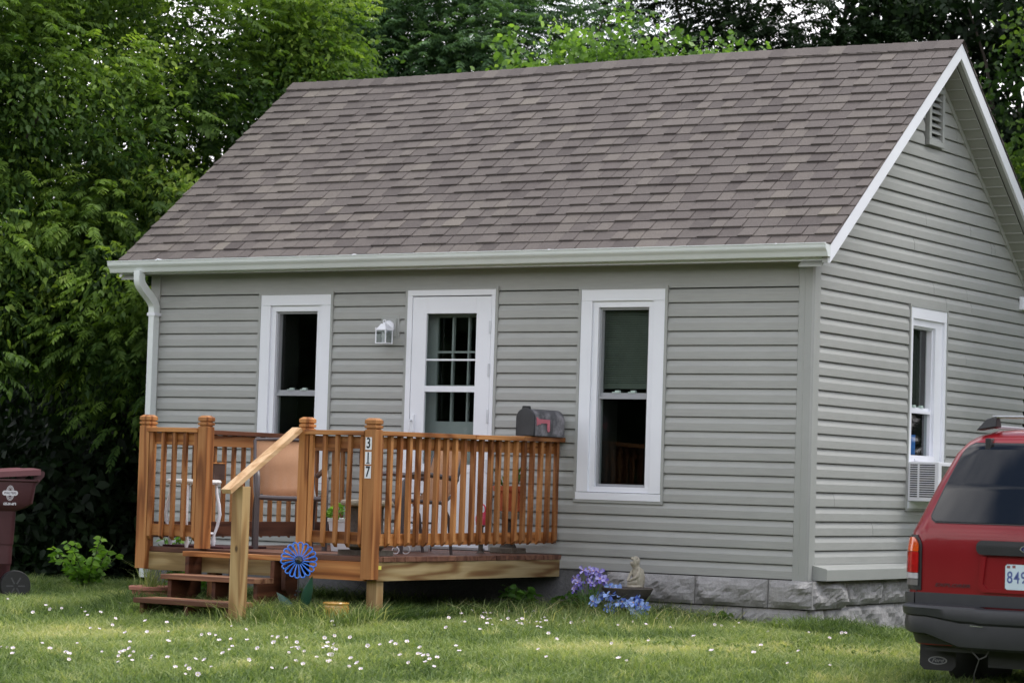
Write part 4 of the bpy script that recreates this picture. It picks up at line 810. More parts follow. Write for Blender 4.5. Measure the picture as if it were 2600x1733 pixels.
n = 900000; X = rng.uniform(-9.5, 4.5, n); Yy = -8.3 + 8.6 * rng.random(n) ** .92; P = np.stack([X, Yy, GZ(X, Yy)], 1); u, v = proj(P)
keep = (u > -260) & (u < 2860) & (v < 1900) & ~((X > -1.8) & (X < .02) & (Yy > .0)) & ~((X < -1.7) & (X > HW) & (Yy > .03)) & ~((X > -4.3) & (X < -2.35) & (Yy > -2.5) & (rng.random(n) < .8))
P = P[keep]; X, Yy = P[:, 0], P[:, 1]; u, v = u[keep], v[keep]
pat = fbm(X, Yy, 5)
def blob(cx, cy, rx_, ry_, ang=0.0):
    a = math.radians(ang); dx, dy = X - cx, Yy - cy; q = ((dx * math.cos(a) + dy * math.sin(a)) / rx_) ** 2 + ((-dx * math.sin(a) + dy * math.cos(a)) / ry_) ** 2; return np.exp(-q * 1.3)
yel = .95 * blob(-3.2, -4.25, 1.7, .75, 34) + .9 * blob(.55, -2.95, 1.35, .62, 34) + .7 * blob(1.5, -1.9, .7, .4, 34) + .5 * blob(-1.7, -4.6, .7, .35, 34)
near = np.exp(-np.maximum(0, np.where((X > -4.5) & (X < -2.0), -3.0 - Yy, -.35 - Yy)) / .7)         # taller uncut grass along deck and foundation
near = np.where(X > -2.1, np.exp(-np.abs(np.minimum(0, Yy + .25)) / .6) * np.clip(.25 - (X + .3) * .9, .04, 1), near); near = np.where(X < -4.7, .55 * np.exp(-np.maximum(0, -1.2 - Yy) / .9), near)
near = np.where((X > .05) & (Yy > -.8), .75 * np.exp(-np.maximum(0, X - .3) / .6), near)
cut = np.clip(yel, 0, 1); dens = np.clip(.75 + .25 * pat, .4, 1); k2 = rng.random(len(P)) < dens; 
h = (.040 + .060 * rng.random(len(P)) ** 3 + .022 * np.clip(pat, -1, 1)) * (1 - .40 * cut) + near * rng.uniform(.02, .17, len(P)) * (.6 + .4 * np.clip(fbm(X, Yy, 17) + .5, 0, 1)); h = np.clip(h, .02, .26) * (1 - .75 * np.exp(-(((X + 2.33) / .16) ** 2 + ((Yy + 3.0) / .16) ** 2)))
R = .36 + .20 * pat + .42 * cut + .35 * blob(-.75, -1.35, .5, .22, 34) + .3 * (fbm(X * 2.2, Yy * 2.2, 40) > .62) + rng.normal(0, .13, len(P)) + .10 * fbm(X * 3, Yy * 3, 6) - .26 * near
lean = rng.uniform(.3, 1.2, len(P)); P, h, R, lean = P[k2], h[k2], R[k2], lean[k2]
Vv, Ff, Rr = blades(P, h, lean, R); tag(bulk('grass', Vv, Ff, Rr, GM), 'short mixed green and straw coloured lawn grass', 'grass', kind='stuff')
# tall seeding grass tufts
n = 4300; X = np.concatenate([rng.uniform(-3.3, -2.05, 1500), rng.uniform(-2.2, -.5, 2000), rng.normal(-2.85, .2, 800)]); Yy = np.concatenate([rng.uniform(-3.25, -2.72, 1500), rng.uniform(-2.3, -.25, 2000) * rng.uniform(.3, 1, 2000), rng.normal(-3.15, .2, 800)])
P = np.stack([X, Yy, GZ(X, Yy)], 1); Vv, Ff, Rr = blades(P, rng.uniform(.10, .25, n), rng.uniform(.3, 1.1, n), np.where(rng.random(n) < .18, rng.uniform(.7, 1, n), rng.uniform(.15, .5, n)), .0033); tag(bulk('tall_grass', Vv, Ff, Rr, GM), 'uncut tall grass stalks along the deck and foundation', 'grass', kind='stuff')
# low clover and weeds
n = 26000; X = rng.uniform(-10.5, 5.0, n); Yy = rng.uniform(-10, .0, n); pat = fbm(X, Yy, 9); k2 = (pat > .15); X, Yy = X[k2], Yy[k2]; P = np.stack([X, Yy, GZ(X, Yy) + rng.uniform(.015, .045, len(X))], 1); u, v = proj(P); k2 = (u > -100) & (u < 2700) & ~((X > -6.5) & (X < .06) & (Yy > -.05)); P = P[k2]; m_ = 4; P4 = np.repeat(P, m_, 0); D = sphere(len(P4)) * [1, 1, .35]
L2 = rng.uniform(.012, .03, len(P4)); Vv, Ff, Rr = leaves(P4, D + [0, 0, .15], sphere(len(P4)), L2, L2 * .8, rng.normal(.38, .12, len(P4)), .1); tag(bulk('clover', Vv, Ff, Rr, GM), 'low clover and broad leaf weeds scattered through the lawn', 'ground cover', kind='stuff')
# ------------------------------------------------------------------ yard things
rng = np.random.default_rng(77); random.seed(77)
PL = leaf_mat('garden_leaves', [(0, (.02, .05, .012)), (.4, (.055, .13, .022)), (.75, (.12, .25, .035)), (1, (.25, .42, .07))], .4, .4)
def small_leaves(name, P, D, L, W, R, mat, parent, droop=.25):
    V, F, R2 = leaves(P, D, sphere(len(P)) + np.array([0, 0, .3]), L, W, R, droop); return bulk(name, V, F, R2, mat, parent)
for root, c0, rad, hh, n in PLANTS:
    if n > 0:
        d = sphere(n * 3); d[:, 2] = abs(d[:, 2]); P = np.array(c0) + d * [rad, rad, hh * .6]; small_leaves('leaf_cluster', P, d, rng.uniform(.03, .06, len(P)), rng.uniform(.025, .04, len(P)), rng.normal(.7, .15, len(P)), PL, root)
    else:
        n = -n; a = rng.random(n) * 6.28; P = np.array(c0) + np.stack([np.cos(a) * .05, np.sin(a) * .05, 0 * a], 1); D = np.stack([np.cos(a) * .45, np.sin(a) * .45, 1 + 0 * a], 1); small_leaves('leaf_cluster', P, D, rng.uniform(.12, hh, n), rng.uniform(.025, .04, n), rng.normal(.35, .12, n), PL, root, .2)
# leafy shrub left of the steps
def shrub(label, base, rx_, h, n, seed, tone=.6, leaf=.085):
    global rng
    rng = np.random.default_rng(seed); random.seed(seed); r = thing('leafy_shrub', label, 'shrub', base); ns = 16; allP = []; allD = []
    c = MB()
    for k in range(ns):
        a = random.random() * 6.28; sp = random.uniform(.25, 1) * rx_; hh = h * random.uniform(.55, 1.05); pp = [(base[0] + math.cos(a) * sp * t ** 1.4, base[1] + math.sin(a) * sp * t ** 1.4, base[2] + hh * t) for t in [i / 5 for i in range(6)]]; c.tube(pp, .004, 5)
        for q in range(n):
            t = random.uniform(.25, 1); i = min(4, int(t * 5)); f = t * 5 - i; p = [pp[i][j] * (1 - f) + pp[i + 1][j] * f for j in range(3)]; allP.append(p); aa = random.random() * 6.28; allD.append((math.cos(aa), math.sin(aa), random.uniform(-.1, .5)))
    c.build('stem', simple('green_stem', (.07, .10, .03), .6), r); P = np.array(allP); hgt = (P[:, 2] - base[2]) / h
    small_leaves('foliage', P, np.array(allD), rng.uniform(.6, 1.1, len(P)) * leaf, rng.uniform(.45, .62, len(P)) * leaf, tone - .35 + .45 * hgt + rng.normal(0, .1, len(P)), PL, r, .3); return r
shrub('lime green leafy shrub left of the wooden steps in front of the dark trees', (-6.45, -.95, -.41), .36, .50, 26, 3, .85)
shrub('small leafy vine sapling leaning on the left corner post of the deck', (-5.15, -1.35, -.41), .16, .62, 9, 4, .75, .075)
shrub('low green weed bush under the left side of the deck', (-5.0, -1.2, -.41), .3, .30, 20, 5, .5, .06)
shrub('dark leafy weed growing under the right end of the deck', (-2.28, -.62, -.41), .20, .26, 18, 6, .38, .085)
shrub('leafy weed beside the purple irises against the foundation', (-1.85, -.38, -.41), .20, .25, 18, 8, .38, .08)
shrub('broad leaf weed at the foot of the stone foundation', (-.62, -.24, -.41), .13, .13, 10, 9, .5, .06)
shrub('low leafy weed clump at the foot of the blue flower stake', (-2.78, -2.90, -.41), .14, .16, 9, 10, .45, .05)
# terracotta bowl by the steps
tb2 = thing('terracotta_bowl', 'faded terracotta bowl planter holding grassy plant beside the bottom step', 'flower pot', (-4.47, -2.47, -.41))
c = MB(); X0, Y0 = -4.47, -2.47; c.lathe([(0, 0), (.135, 0), (.155, .10), (.162, .125), (.182, .128), (.186, .152), (.178, .158), (.160, .150), (0, .14)], (X0, Y0, -.365), 40); c.build('bowl', simple('faded_terracotta', (.42, .17, .12), .75, .15, 6, dirt=((.20, .09, .07), 5, .55)), tb2, smooth=40)
P = np.array([X0, Y0, -.22]) + rng.normal(0, .05, (90, 3)) * [1, 1, 0]; Vv, Ff, Rr = blades(P, rng.uniform(.10, .26, 90), rng.uniform(.3, 1, 90), rng.uniform(.3, .7, 90), .003); bulk('grassy_plant', Vv, Ff, Rr, GM, tb2)
# yellow glazed pot
yp = thing('yellow_pot', 'yellow glazed ceramic pot sunk in the grass below the deck edge', 'flower pot', (-2.42, -2.86, -.40))
c = MB(); c.lathe([(0, 0), (.080, 0), (.095, .05), (.099, .09), (.093, .118), (.097, .122), (.100, .134), (.094, .140), (.084, .136), (.078, .11), (0, .10)], (-2.405, -2.88, -.365), 40); c.build('body', simple('mustard_glaze', (.56, .30, .07), .25, .2, 9, dirt=((.30, .13, .03), 6, .62), coat=.5), yp, smooth=40)
# blue metal flower stake
pw = thing('flower_stake', 'blue wire metal daisy garden stake with black centre in front of the deck rim', 'garden stake', (-2.70, -2.97, -.42)); BLUE = simple('blue_metallic_paint', (.02, .17, .70), .3, .08, 12, metal=.1, coat=.4)
pc = Vector((-2.685, -2.975, .070)); nd = (CAM - pc).normalized(); nd = Vector((nd.x, nd.y, .15)).normalized(); ux = nd.cross(Vector((0, 0, 1))).normalized() * -1; uy = nd.cross(ux) * -1
if uy.z < 0: uy = -uy
for k in range(18):
    a = 2 * math.pi * k / 18 + .1; R_ = .132; e1 = ux * math.cos(a) + uy * math.sin(a); e2 = ux * -math.sin(a) + uy * math.cos(a); w_ = .0165
    pp = [pc + e1 * .022 + nd * .01] + [pc + e1 * (R_ - w_ - .03) + e2 * w_ * .65 + nd * .012]
    for t in [i / 7 for i in range(8)]: an = math.pi / 2 - t * math.pi; pp.append(pc + e1 * (R_ - w_ + w_ * math.cos(an)) + e2 * w_ * math.sin(an) + nd * .008)
    pp.append(pc + e1 * (R_ - .048) - e2 * w_ * .95)
    c = MB(); c.tube(pp, .0052, 7); c.build('petal', BLUE, pw, smooth=True)
c = MB(); c.lathe([(0, -.026), (.022, -.022), (.030, -.008), (.031, .006), (.022, .020), (0, .026)], (0, 0, 0), 20); c.v = [tuple(pc + nd * (.012 + p[2]) + ux * p[0] + uy * p[1]) for p in c.v]; c.build('centre', simple('black_enamel', (.012, .014, .018), .25, coat=.5), pw, smooth=True)
c = MB(); c.tube([pc - nd * .01, (pc.x - .01, pc.y + .02, -.05), (pc.x - .012, pc.y + .02, -.45)], .0045, 7); c.build('stem', simple('dark_metal_rod', (.03, .035, .03), .4), pw)
GL = simple('dark_green_enamel_leaf', (.010, .055, .035), .3, .25, 8, coat=.3)
def metal_leaf(b0, tip, w_):
    b0, tip = Vector(b0), Vector(tip); d = tip - b0; s = d.cross(nd).normalized(); vs = []; n = 10
    for i in range(n + 1):
        t = i / n; q = math.sin(math.pi * t ** .8) * w_ * (1 if t < 1 else 0); m_ = b0 + d * t; vs += [m_ - s * q + nd * .012 * q / w_, m_, m_ + s * q + nd * .012 * q / w_]
    c = MB(); c.add(vs, [(3 * i + j, 3 * i + j + 1, 3 * i + j + 4, 3 * i + j + 3) for i in range(n) for j in range(2)]); o = c.build('leaf', GL, pw, smooth=True); q = o.modifiers.new('thick', 'SOLIDIFY'); q.thickness = .003
metal_leaf((-2.66, -2.95, -.31), (-2.575, -2.95, -.035), .040); metal_leaf((-2.70, -2.98, -.33), (-2.86, -3.0, -.17), .036)
for (x, z) in ((-2.70, -.155), (-2.71, -.185), (-2.675, -.16)): 
    c = MB(); c.lathe([(0, -.01), (.012, -.006), (.012, .006), (0, .01)], (x, -2.965, z), 8); c.build('bead', BLACK, pw)
# birdbath with statue
bb_ = thing('birdbath', 'dark weathered stone birdbath bowl on a pedestal in front of the block foundation', 'birdbath', (-1.37, -.45, -.41)); bx0, by0 = -1.315, -.47
c = MB(); c.lathe([(0, .200), (.08, .200), (.145, .215), (.180, .255), (.205, .300), (.200, .306), (.185, .298), (.12, .268), (0, .262)], (bx0, by0, -.415), 44); c.build('bowl', DKCONC, bb_, smooth=50)
c = MB(); c.lathe([(0, 0), (.11, 0), (.115, .03), (.075, .06), (.055, .12), (.06, .17), (.075, .1999), (0, .1999)], (bx0, by0, -.415), 28); c.build('pedestal', DKCONC, bb_, smooth=50)
stt = thing('statue', 'pale stone statue of a seated cloaked child with curly hair resting on the birdbath', 'statue', (-1.30, -.45, -.115)); ox, oy, oz = -1.235, -.47, -.100
def skin(name, nodes, edges, mat, parent, sub=2):
    me = bpy.data.meshes.new(name); off = rootof(parent).location; me.from_pydata([Vector(p[:3]) - off for p in nodes], edges, []); o = bpy.data.objects.new(name, me); COL.objects.link(o); o.parent = parent
    bpy.context.view_layer.objects.active = o; s = o.modifiers.new('skin', 'SKIN'); 
    if not me.skin_vertices: bpy.ops.mesh.customdata_skin_add() if False else None
    bm = bmesh.new(); bm.from_mesh(me); ly = bm.verts.layers.skin.verify()
    bm.verts.ensure_lookup_table()
    for v, p in zip(bm.verts, nodes): v[ly].radius = (p[3], p[3] if len(p) < 5 else p[4]); v[ly].use_root = (v.index == 0)
    bm.to_mesh(me); bm.free(); o.modifiers.new('sub', 'SUBSURF').levels = sub; o.modifiers['sub'].render_levels = sub; me.materials.append(mat); s.use_smooth_shade = True; return o
q = lambda x, y, z, *r: (ox + x * .95, oy + y * .95, oz + z, *r)
# facing -x -y (towards lower left), body leaning forward
nodes = [q(.01, .0, .040, .042, .045), q(.012, .005, .085, .044, .040), q(.005, .0, .125, .036, .034), q(-.002, -.006, .152, .022), q(-.014, -.012, .183, .046), q(-.016, -.014, .206, .040),
         q(.040, -.015, .138, .017), q(.035, -.045, .085, .014), q(-.020, -.065, .052, .011), q(-.038, -.068, .045, .012),
         q(-.035, .0, .132, .016), q(-.050, -.025, .090, .013), q(-.045, -.062, .055, .011), q(-.050, -.070, .042, .011),
         q(.015, -.040, .035, .028), q(-.040, -.050, .030, .022), q(-.058, -.045, .010, .014), q(-.02, .02, .025, .028), q(-.062, -.015, .022, .020)]
ed = [(0, 1), (1, 2), (2, 3), (3, 4), (4, 5), (2, 6), (6, 7), (7, 8), (8, 9), (2, 10), (10, 11), (11, 12), (12, 13), (0, 14), (14, 15), (15, 16), (0, 17), (17, 18)]
bodyS = skin('body', nodes, ed, STAT, stt)
c = MB(); rr = random.Random(4)
for k in range(95):
    t = rr.random() * 6.28; ph = rr.random() ** .7; z = .95 - 1.25 * ph; r0 = math.sqrt(max(0, 1 - z * z)); dx_, dy_ = math.cos(t) * r0, math.sin(t) * r0
    if (dx_ * -.75 + dy_ * -.66) > .35 and z < .45: continue
    px = (ox - .0145 + dx_ * .033, oy - .011 + dy_ * .033, oz + .200 + z * .033); c.lathe([(0, -.011), (.009, -.006), (.0105, .001), (.007, .008), (0, .011)], px, 7)
c.build('hair', STAT, stt, smooth=True)
hx, hy, hz = ox - .0145, oy - .013, oz + .192; fd = Vector((-.70, -.70, -.12)); sd = Vector((.707, -.707, 0))
c = MB()
for (a, bq, cq, r0) in ((0, -.004, .030, .0055), (-.011, .004, .030, .0035), (.011, .004, .030, .0035), (0, -.014, .031, .0045)):
    p = Vector((hx, hy, hz)) + fd * cq + sd * a + Vector((0, 0, bq)); c.lathe([(0, -r0), (r0 * .8, -r0 * .5), (r0, 0), (r0 * .8, r0 * .5), (0, r0)], p, 8)
c.build('face_features', STAT, stt, smooth=True)
c = MB(); vs = []; nA = 14; lv = [(.150, .030), (.138, .050), (.110, .062), (.075, .068), (.040, .066), (.012, .060), (.0, .058)]
for z, r0 in lv:
    for i in range(nA + 1):
        a = math.radians(-62 + 215 * i / nA); fold = 1 + .05 * math.sin(i * 2.3 + z * 40); vs.append((ox + .006 + math.cos(a) * r0 * .9 * fold, oy + .0 + math.sin(a) * r0 * .8 * fold, oz + z))
c.add(vs, [(j * (nA + 1) + i, j * (nA + 1) + i + 1, (j + 1) * (nA + 1) + i + 1, (j + 1) * (nA + 1) + i) for j in range(len(lv) - 1) for i in range(nA)]); cl = c.build('cloak', STAT, stt, smooth=60); m_ = cl.modifiers.new('thick', 'SOLIDIFY'); m_.thickness = .008
c = MB(); c.lathe([(0, 0), (.062, 0), (.066, .008), (.060, .018), (0, .020)], (ox - .005, oy - .015, oz - .004), 20); c.build('plinth', STAT, stt, smooth=40)
# irises
def iris(label, pts, purple, base, seed):
    r0 = random.Random(seed); root = thing('iris_plant', label, 'iris', base, group=None)
    A = simple('petal_lilac' if purple else 'petal_blue', (.16, .12, .50) if purple else (.10, .18, .60), .6, .25, 30); B = simple('petal_pale' if purple else 'petal_pale_blue', (.42, .38, .74) if purple else (.32, .46, .82), .6, .2, 30); Yw = simple('orange_beard', (.70, .35, .08), .6)
    for (u, v) in [(a + r0.uniform(-5, 5) * k, b + r0.uniform(-5, 5) * k) for a, b in pts for k in (0, 1)]:
        y = -.60 + r0.uniform(-.05, .08); x = -1.467 + (u - 1530) * .00352 + (y + .6) * .2; z = -.112 - (v - 1490) * .0030; cc = Vector((x, y, z)); s = r0.uniform(.026, .040) * (1 if purple else 1.22)
        ax = Vector((r0.uniform(-.3, .3), -.8, r0.uniform(.2, .8))).normalized(); t0 = r0.random() * 6; e1 = ax.cross(Vector((.2, .1, 1))).normalized(); e2 = ax.cross(e1)
        c = MB()
        s0_ = s
        for k in range(6):
            a = t0 + k * math.pi / 3; d = e1 * math.cos(a) + e2 * math.sin(a); up_ = (.5 if k % 2 else -.25); sd_ = ax.cross(d); c.m = 1 if k % 2 else 0
            s = s0_ * r0.uniform(.7, 1.25); a += r0.uniform(-.2, .2); d = e1 * math.cos(a) + e2 * math.sin(a); up_ += r0.uniform(-.3, .3); sd_ = ax.cross(d) + ax * r0.uniform(-.4, .4); p = [cc, cc + d * s * .45 + sd_ * s * .30 + ax * s * up_ * .5, cc + d * s * .95 + sd_ * s * .42 + ax * s * up_, cc + d * s * 1.2 + ax * s * up_ * .8 + Vector((0, 0, -.004)), cc + d * s * .95 - sd_ * s * .42 + ax * s * up_, cc + d * s * .45 - sd_ * s * .30 + ax * s * up_ * .5, cc + d * s * .6 + ax * s * (up_ * .5 - .1)]
            c.add(p, [(0, 1, 6), (1, 2, 6), (2, 3, 6), (3, 4, 6), (4, 5, 6), (5, 0, 6)])
        c.m = 2; c.tube([cc + ax * s * .15, cc + ax * s * .35 + e1 * s * .3], .003, 5); c.build('flower', [A, B, Yw], root)
        c = MB(); bz = Vector((base[0] + r0.uniform(-.05, .05), y + .03, base[2])); mid = cc.lerp(bz, .5) + Vector((r0.uniform(-.02, .02), 0, .04)); c.tube([cc - ax * .01, mid, bz], .003, 5); c.build('stem', simple('iris_stem', (.10, .20, .05), .6) if 'iris_stem' not in bpy.data.materials else bpy.data.materials['iris_stem'], root)
    n = 26; P = np.array([base] * n) + np.random.default_rng(seed).normal(0, .05, (n, 3)) * [1, .5, 0]; Vv, Ff, Rr = blades(P, np.linspace(.12, .30, n), np.full(n, .5), np.full(n, .38), .008); bulk('leaf_blades', Vv, Ff, Rr, GM, root)
iris('lilac purple iris cluster rising left of the stone birdbath', [(1447, 1500), (1456, 1494), (1474, 1482), (1466, 1470), (1487, 1470), (1497, 1452), (1505, 1462), (1516, 1452), (1520, 1466), (1534, 1472), (1506, 1480), (1490, 1448)], True, (-1.62, -.58, -.41), 1)
iris('bright blue iris cluster blooming in front of the birdbath bowl', [(1550, 1492), (1563, 1494), (1546, 1510), (1560, 1508), (1572, 1516), (1583, 1506), (1560, 1530), (1574, 1528), (1588, 1526), (1553, 1542), (1590, 1512)], False, (-1.37, -.58, -.41), 2)
iris('pale blue iris cluster lowest and rightmost beside the birdbath pedestal', [(1606, 1508), (1612, 1522), (1603, 1534), (1618, 1530), (1626, 1544), (1632, 1536), (1622, 1552)], False, (-1.20, -.58, -.41), 3)
iris('single faded blue iris in the grass between the bright clusters', [(1510, 1518), (1514, 1526)], False, (-1.52, -.58, -.41), 4)
# white funnel flowers in the lawn
WF = simple('white_petal', (.74, .65, .71), .55, .06, 60); WC = simple('yellow_petal_eye', (.62, .60, .20), .6); STM = simple('flower_stem', (.08, .16, .04), .6)
rf = random.Random(12); protos = []
for k in range(4):
    c = MB(); n = 20; c.m = 0; vs = [(0, 0, 0)]; tl = (rf.uniform(-.5, .5), rf.uniform(.15, .75)); rad = .0165
    for j, (rr_, zz) in enumerate(((.006, .006), (.014, .013), (rad, .014))):
        for i in range(n):
            a = 2 * math.pi * i / n; w_ = 1 + .09 * math.cos(5 * a) * (j == 2); x, y, z = rr_ * math.cos(a) * w_, rr_ * math.sin(a) * w_, zz + .002 * math.sin(5 * a + k) * (j == 2); vs.append((x, y * math.cos(tl[1]) + z * -math.sin(tl[1]), z * math.cos(tl[1]) + y * math.sin(tl[1])))
    fs = [(0, 1 + i, 1 + (i + 1) % n) for i in range(n)]; c.add(vs, fs); c.mi = [1] * len(fs) + []; b0 = 1
    for j in (0, 1):
        for i in range(n): c.f.append((b0 + j * n + i, b0 + (j + 1) * n + i, b0 + (j + 1) * n + (i + 1) % n, b0 + j * n + (i + 1) % n)); c.r.append(.5); c.mi.append(0)
    c.m = 2; c.tube([(0, 0, 0), (.004, .006, -.03), (.002, .01, -.07)], .0012, 5); protos.append(c)
meshes = []
for c in protos:
    o = c.build('wildflower', [WF, WC, STM], smooth=True, fixn=False); meshes.append(o.data); bpy.data.objects.remove(o)
def Gpt(u, v):
    d = rx * ((u - 1300) / FPX) + dy * ((v - 866.5) / FPX) + fz; z = -.45
    for _ in range(40): p = CAM + d * ((z - CAM.z) / d.z); z = z * .5 + .5 * gz(p.x, p.y)
    return p
spots = []
cl_ = [(60, 1556, 60, 8, 5), (120, 1570, 50, 10, 3), (330, 1565, 40, 10, 6), (300, 1605, 60, 16, 9), (350, 1620, 30, 10, 4), (110, 1655, 60, 15, 5), (240, 1675, 60, 16, 7), (330, 1690, 50, 12, 8), (520, 1690, 70, 20, 8), (640, 1640, 60, 20, 8), (700, 1660, 60, 14, 10), (770, 1665, 40, 14, 8), (820, 1672, 20, 12, 5), (880, 1700, 60, 18, 8), (1060, 1682, 60, 10, 8), (1090, 1705, 40, 14, 6), (945, 1672, 50, 14, 5), (900, 1595, 50, 14, 5), (1120, 1590, 60, 12, 5), (1190, 1598, 40, 12, 7), (1260, 1590, 60, 10, 12), (1300, 1600, 40, 14, 9), (1370, 1605, 50, 12, 9), (1400, 1592, 30, 8, 6), (1480, 1600, 40, 8, 5), (1640, 1600, 50, 12, 5), (1740, 1602, 40, 8, 4), (1850, 1600, 40, 10, 6), (1920, 1580, 30, 10, 5), (1950, 1605, 30, 8, 3), (2080, 1605, 50, 10, 5), (2170, 1590, 40, 14, 6), (2240, 1570, 30, 14, 6), (2280, 1550, 20, 14, 5), (2070, 1705, 60, 12, 3), (1980, 1655, 80, 14, 3), (1600, 1665, 80, 24, 4), (1440, 1700, 80, 20, 4), (1860, 1665, 60, 12, 2), (40, 1700, 40, 20, 2), (450, 1720, 90, 10, 5), (2130, 1620, 60, 14, 4), (700, 1720, 90, 10, 4)]
for (cu, cv, su, sv_, k) in cl_:
    for _ in range(k): spots.append((cu + rf.gauss(0, su * 1.4), min(1735, cv + rf.gauss(0, sv_ * 1.1))))
for k, (u, v) in enumerate(spots):
    p = Gpt(u, v); 
    if v < 1500 or (p.x > 2.35 and p.y < -3.5): continue
    o = bpy.data.objects.new('wildflower', meshes[k % 4]); COL.objects.link(o); o.location = (p.x, p.y, gz(p.x, p.y) + rf.uniform(.05, .09)); o.rotation_euler = (rf.uniform(-.15, .45), rf.uniform(-.35, .35), rf.uniform(-.6, .6) + .45); s = rf.uniform(.5, 1.0) * (1.0 if v > 1640 else .9); o.scale = (s, s, s)
    tag(o, 'small pinkish white funnel shaped wildflower open in the lawn grass', 'wildflower', 'white wildflowers scattered over the lawn')
# ------------------------------------------------------------------ wheeled bin
bn = thing('wheeled_bin', 'maroon plastic wheeled rubbish bin with white oval emblem at the left picture edge', 'bin', (-6.34, -2.45, gz(-6.34, -2.45)), math.radians(58)); MAR = simple('maroon_plastic', (.055, .016, .020), .5, .15, 5, dirt=((.13, .055, .06), 6, .62)); 
def rrect(hx_, hy_, r, z, n=5, cx=0, cy=0):
    p = []
    for sx, sy, a0 in ((1, -1, -90), (1, 1, 0), (-1, 1, 90), (-1, -1, 180)):
        for i in range(n + 1): a = math.radians(a0 + 90 * i / n); p.append((cx + sx * (hx_ - r) + r * math.cos(a), cy + sy * (hy_ - r) + r * math.sin(a), z))
    return p
def loft(mb, rings, r=.5):
    n = len(rings[0]); vs = sum(rings, []); mb.add(vs, [tuple(range(n - 1, -1, -1)), tuple((len(rings) - 1) * n + j for j in range(n))] + [(k * n + j, k * n + (j + 1) % n, (k + 1) * n + (j + 1) % n, (k + 1) * n + j) for k in range(len(rings) - 1) for j in range(n)], r)
c = MB(); loft(c, [rrect(.20, .205, .05, .03), rrect(.225, .235, .05, .30), rrect(.229, .239, .05, .305), rrect(.232, .242, .05, .46), rrect(.236, .246, .05, .465), rrect(.245, .262, .05, .735), rrect(.30, .29, .05, .765, cx=.02), rrect(.335, .30, .05, .80, cx=.035), rrect(.355, .305, .05, .975, cx=.04), rrect(.375, .318, .05, .985, cx=.04), rrect(.375, .318, .05, 1.0, cx=.04)])
c.build('body', MAR, bn, smooth=35, world=False)
c = MB(); 
def lid(x, y): return 1.05 + .012 * (1 - (y / .33) ** 2) + .03 * (x / .38)
vs = []; nx, ny = 14, 10
for i in range(nx + 1):
    for j in range(ny + 1): x = -.36 + .77 * i / nx; y = -.328 + .656 * j / ny; vs.append((x, y, lid(x, y) + (.008 if 2 < j < 8 and j % 2 and 1 < i < nx - 1 else 0)))
c.add(vs, [(i * (ny + 1) + j, i * (ny + 1) + j + 1, (i + 1) * (ny + 1) + j + 1, (i + 1) * (ny + 1) + j) for i in range(nx) for j in range(ny)])
def edge(pts):
    k = len(pts); c.add([p for p in pts] + [(p[0], p[1], p[2] - .045) for p in pts], [(i, i + 1, k + i + 1, k + i) for i in range(k - 1)])
edge([vs[i * (ny + 1)] for i in range(nx + 1)]); edge([vs[i * (ny + 1) + ny] for i in range(nx + 1)]); edge(vs[:ny + 1]); edge(vs[-ny - 1:])
c.build('lid', simple('faded_maroon_lid', (.13, .045, .053), .5, .12, 4), bn, world=False)
c = MB(); c.tube([(.445, -.26, 1.05), (.445, .26, 1.05)], .019, 10)
for s in (-1, 1): c.add([(.37, s * .24, 1.06), (.45, s * .24, 1.07), (.46, s * .24, 1.03), (.37, s * .24, .92), (.37, s * .262, 1.06), (.45, s * .262, 1.07), (.46, s * .262, 1.03), (.37, s * .262, .92)], [(0, 1, 2, 3), (4, 7, 6, 5), (0, 4, 5, 1), (1, 5, 6, 2), (2, 6, 7, 3)])
c.build('handle', MAR, bn, smooth=40, world=False)
for s in (-1, 1):
    c = MB(); R_ = .128; prof = [(.0, -.022), (.03, -.026), (.085, -.020), (.092, -.03), (R_ - .006, -.032), (R_, -.024), (R_, .024), (R_ - .006, .032), (.0, .03)]; c.lathe(prof, (0, 0, 0), 28); c.v = [(.245 + p[0], s * .262 + p[2] * s, .128 + p[1]) for p in c.v]
    wh = c.build('wheel', BLACK, bn, smooth=40, world=False)
    c = MB()
    for k in range(6): a = k * math.pi / 3; c.beam((.245 + .02 * math.cos(a), s * .290, .128 + .02 * math.sin(a)), (.245 + .088 * math.cos(a), s * .288, .128 + .088 * math.sin(a)), .012, .010, (0, 1, 0))
    c.build('spoke', simple('grey_black_plastic', (.05, .05, .055), .5), wh, world=False)
c = MB(); c.tube([(.245, -.25, .128), (.245, .25, .128)], .012, 8); c.build('axle', BLACK, bn, world=False)
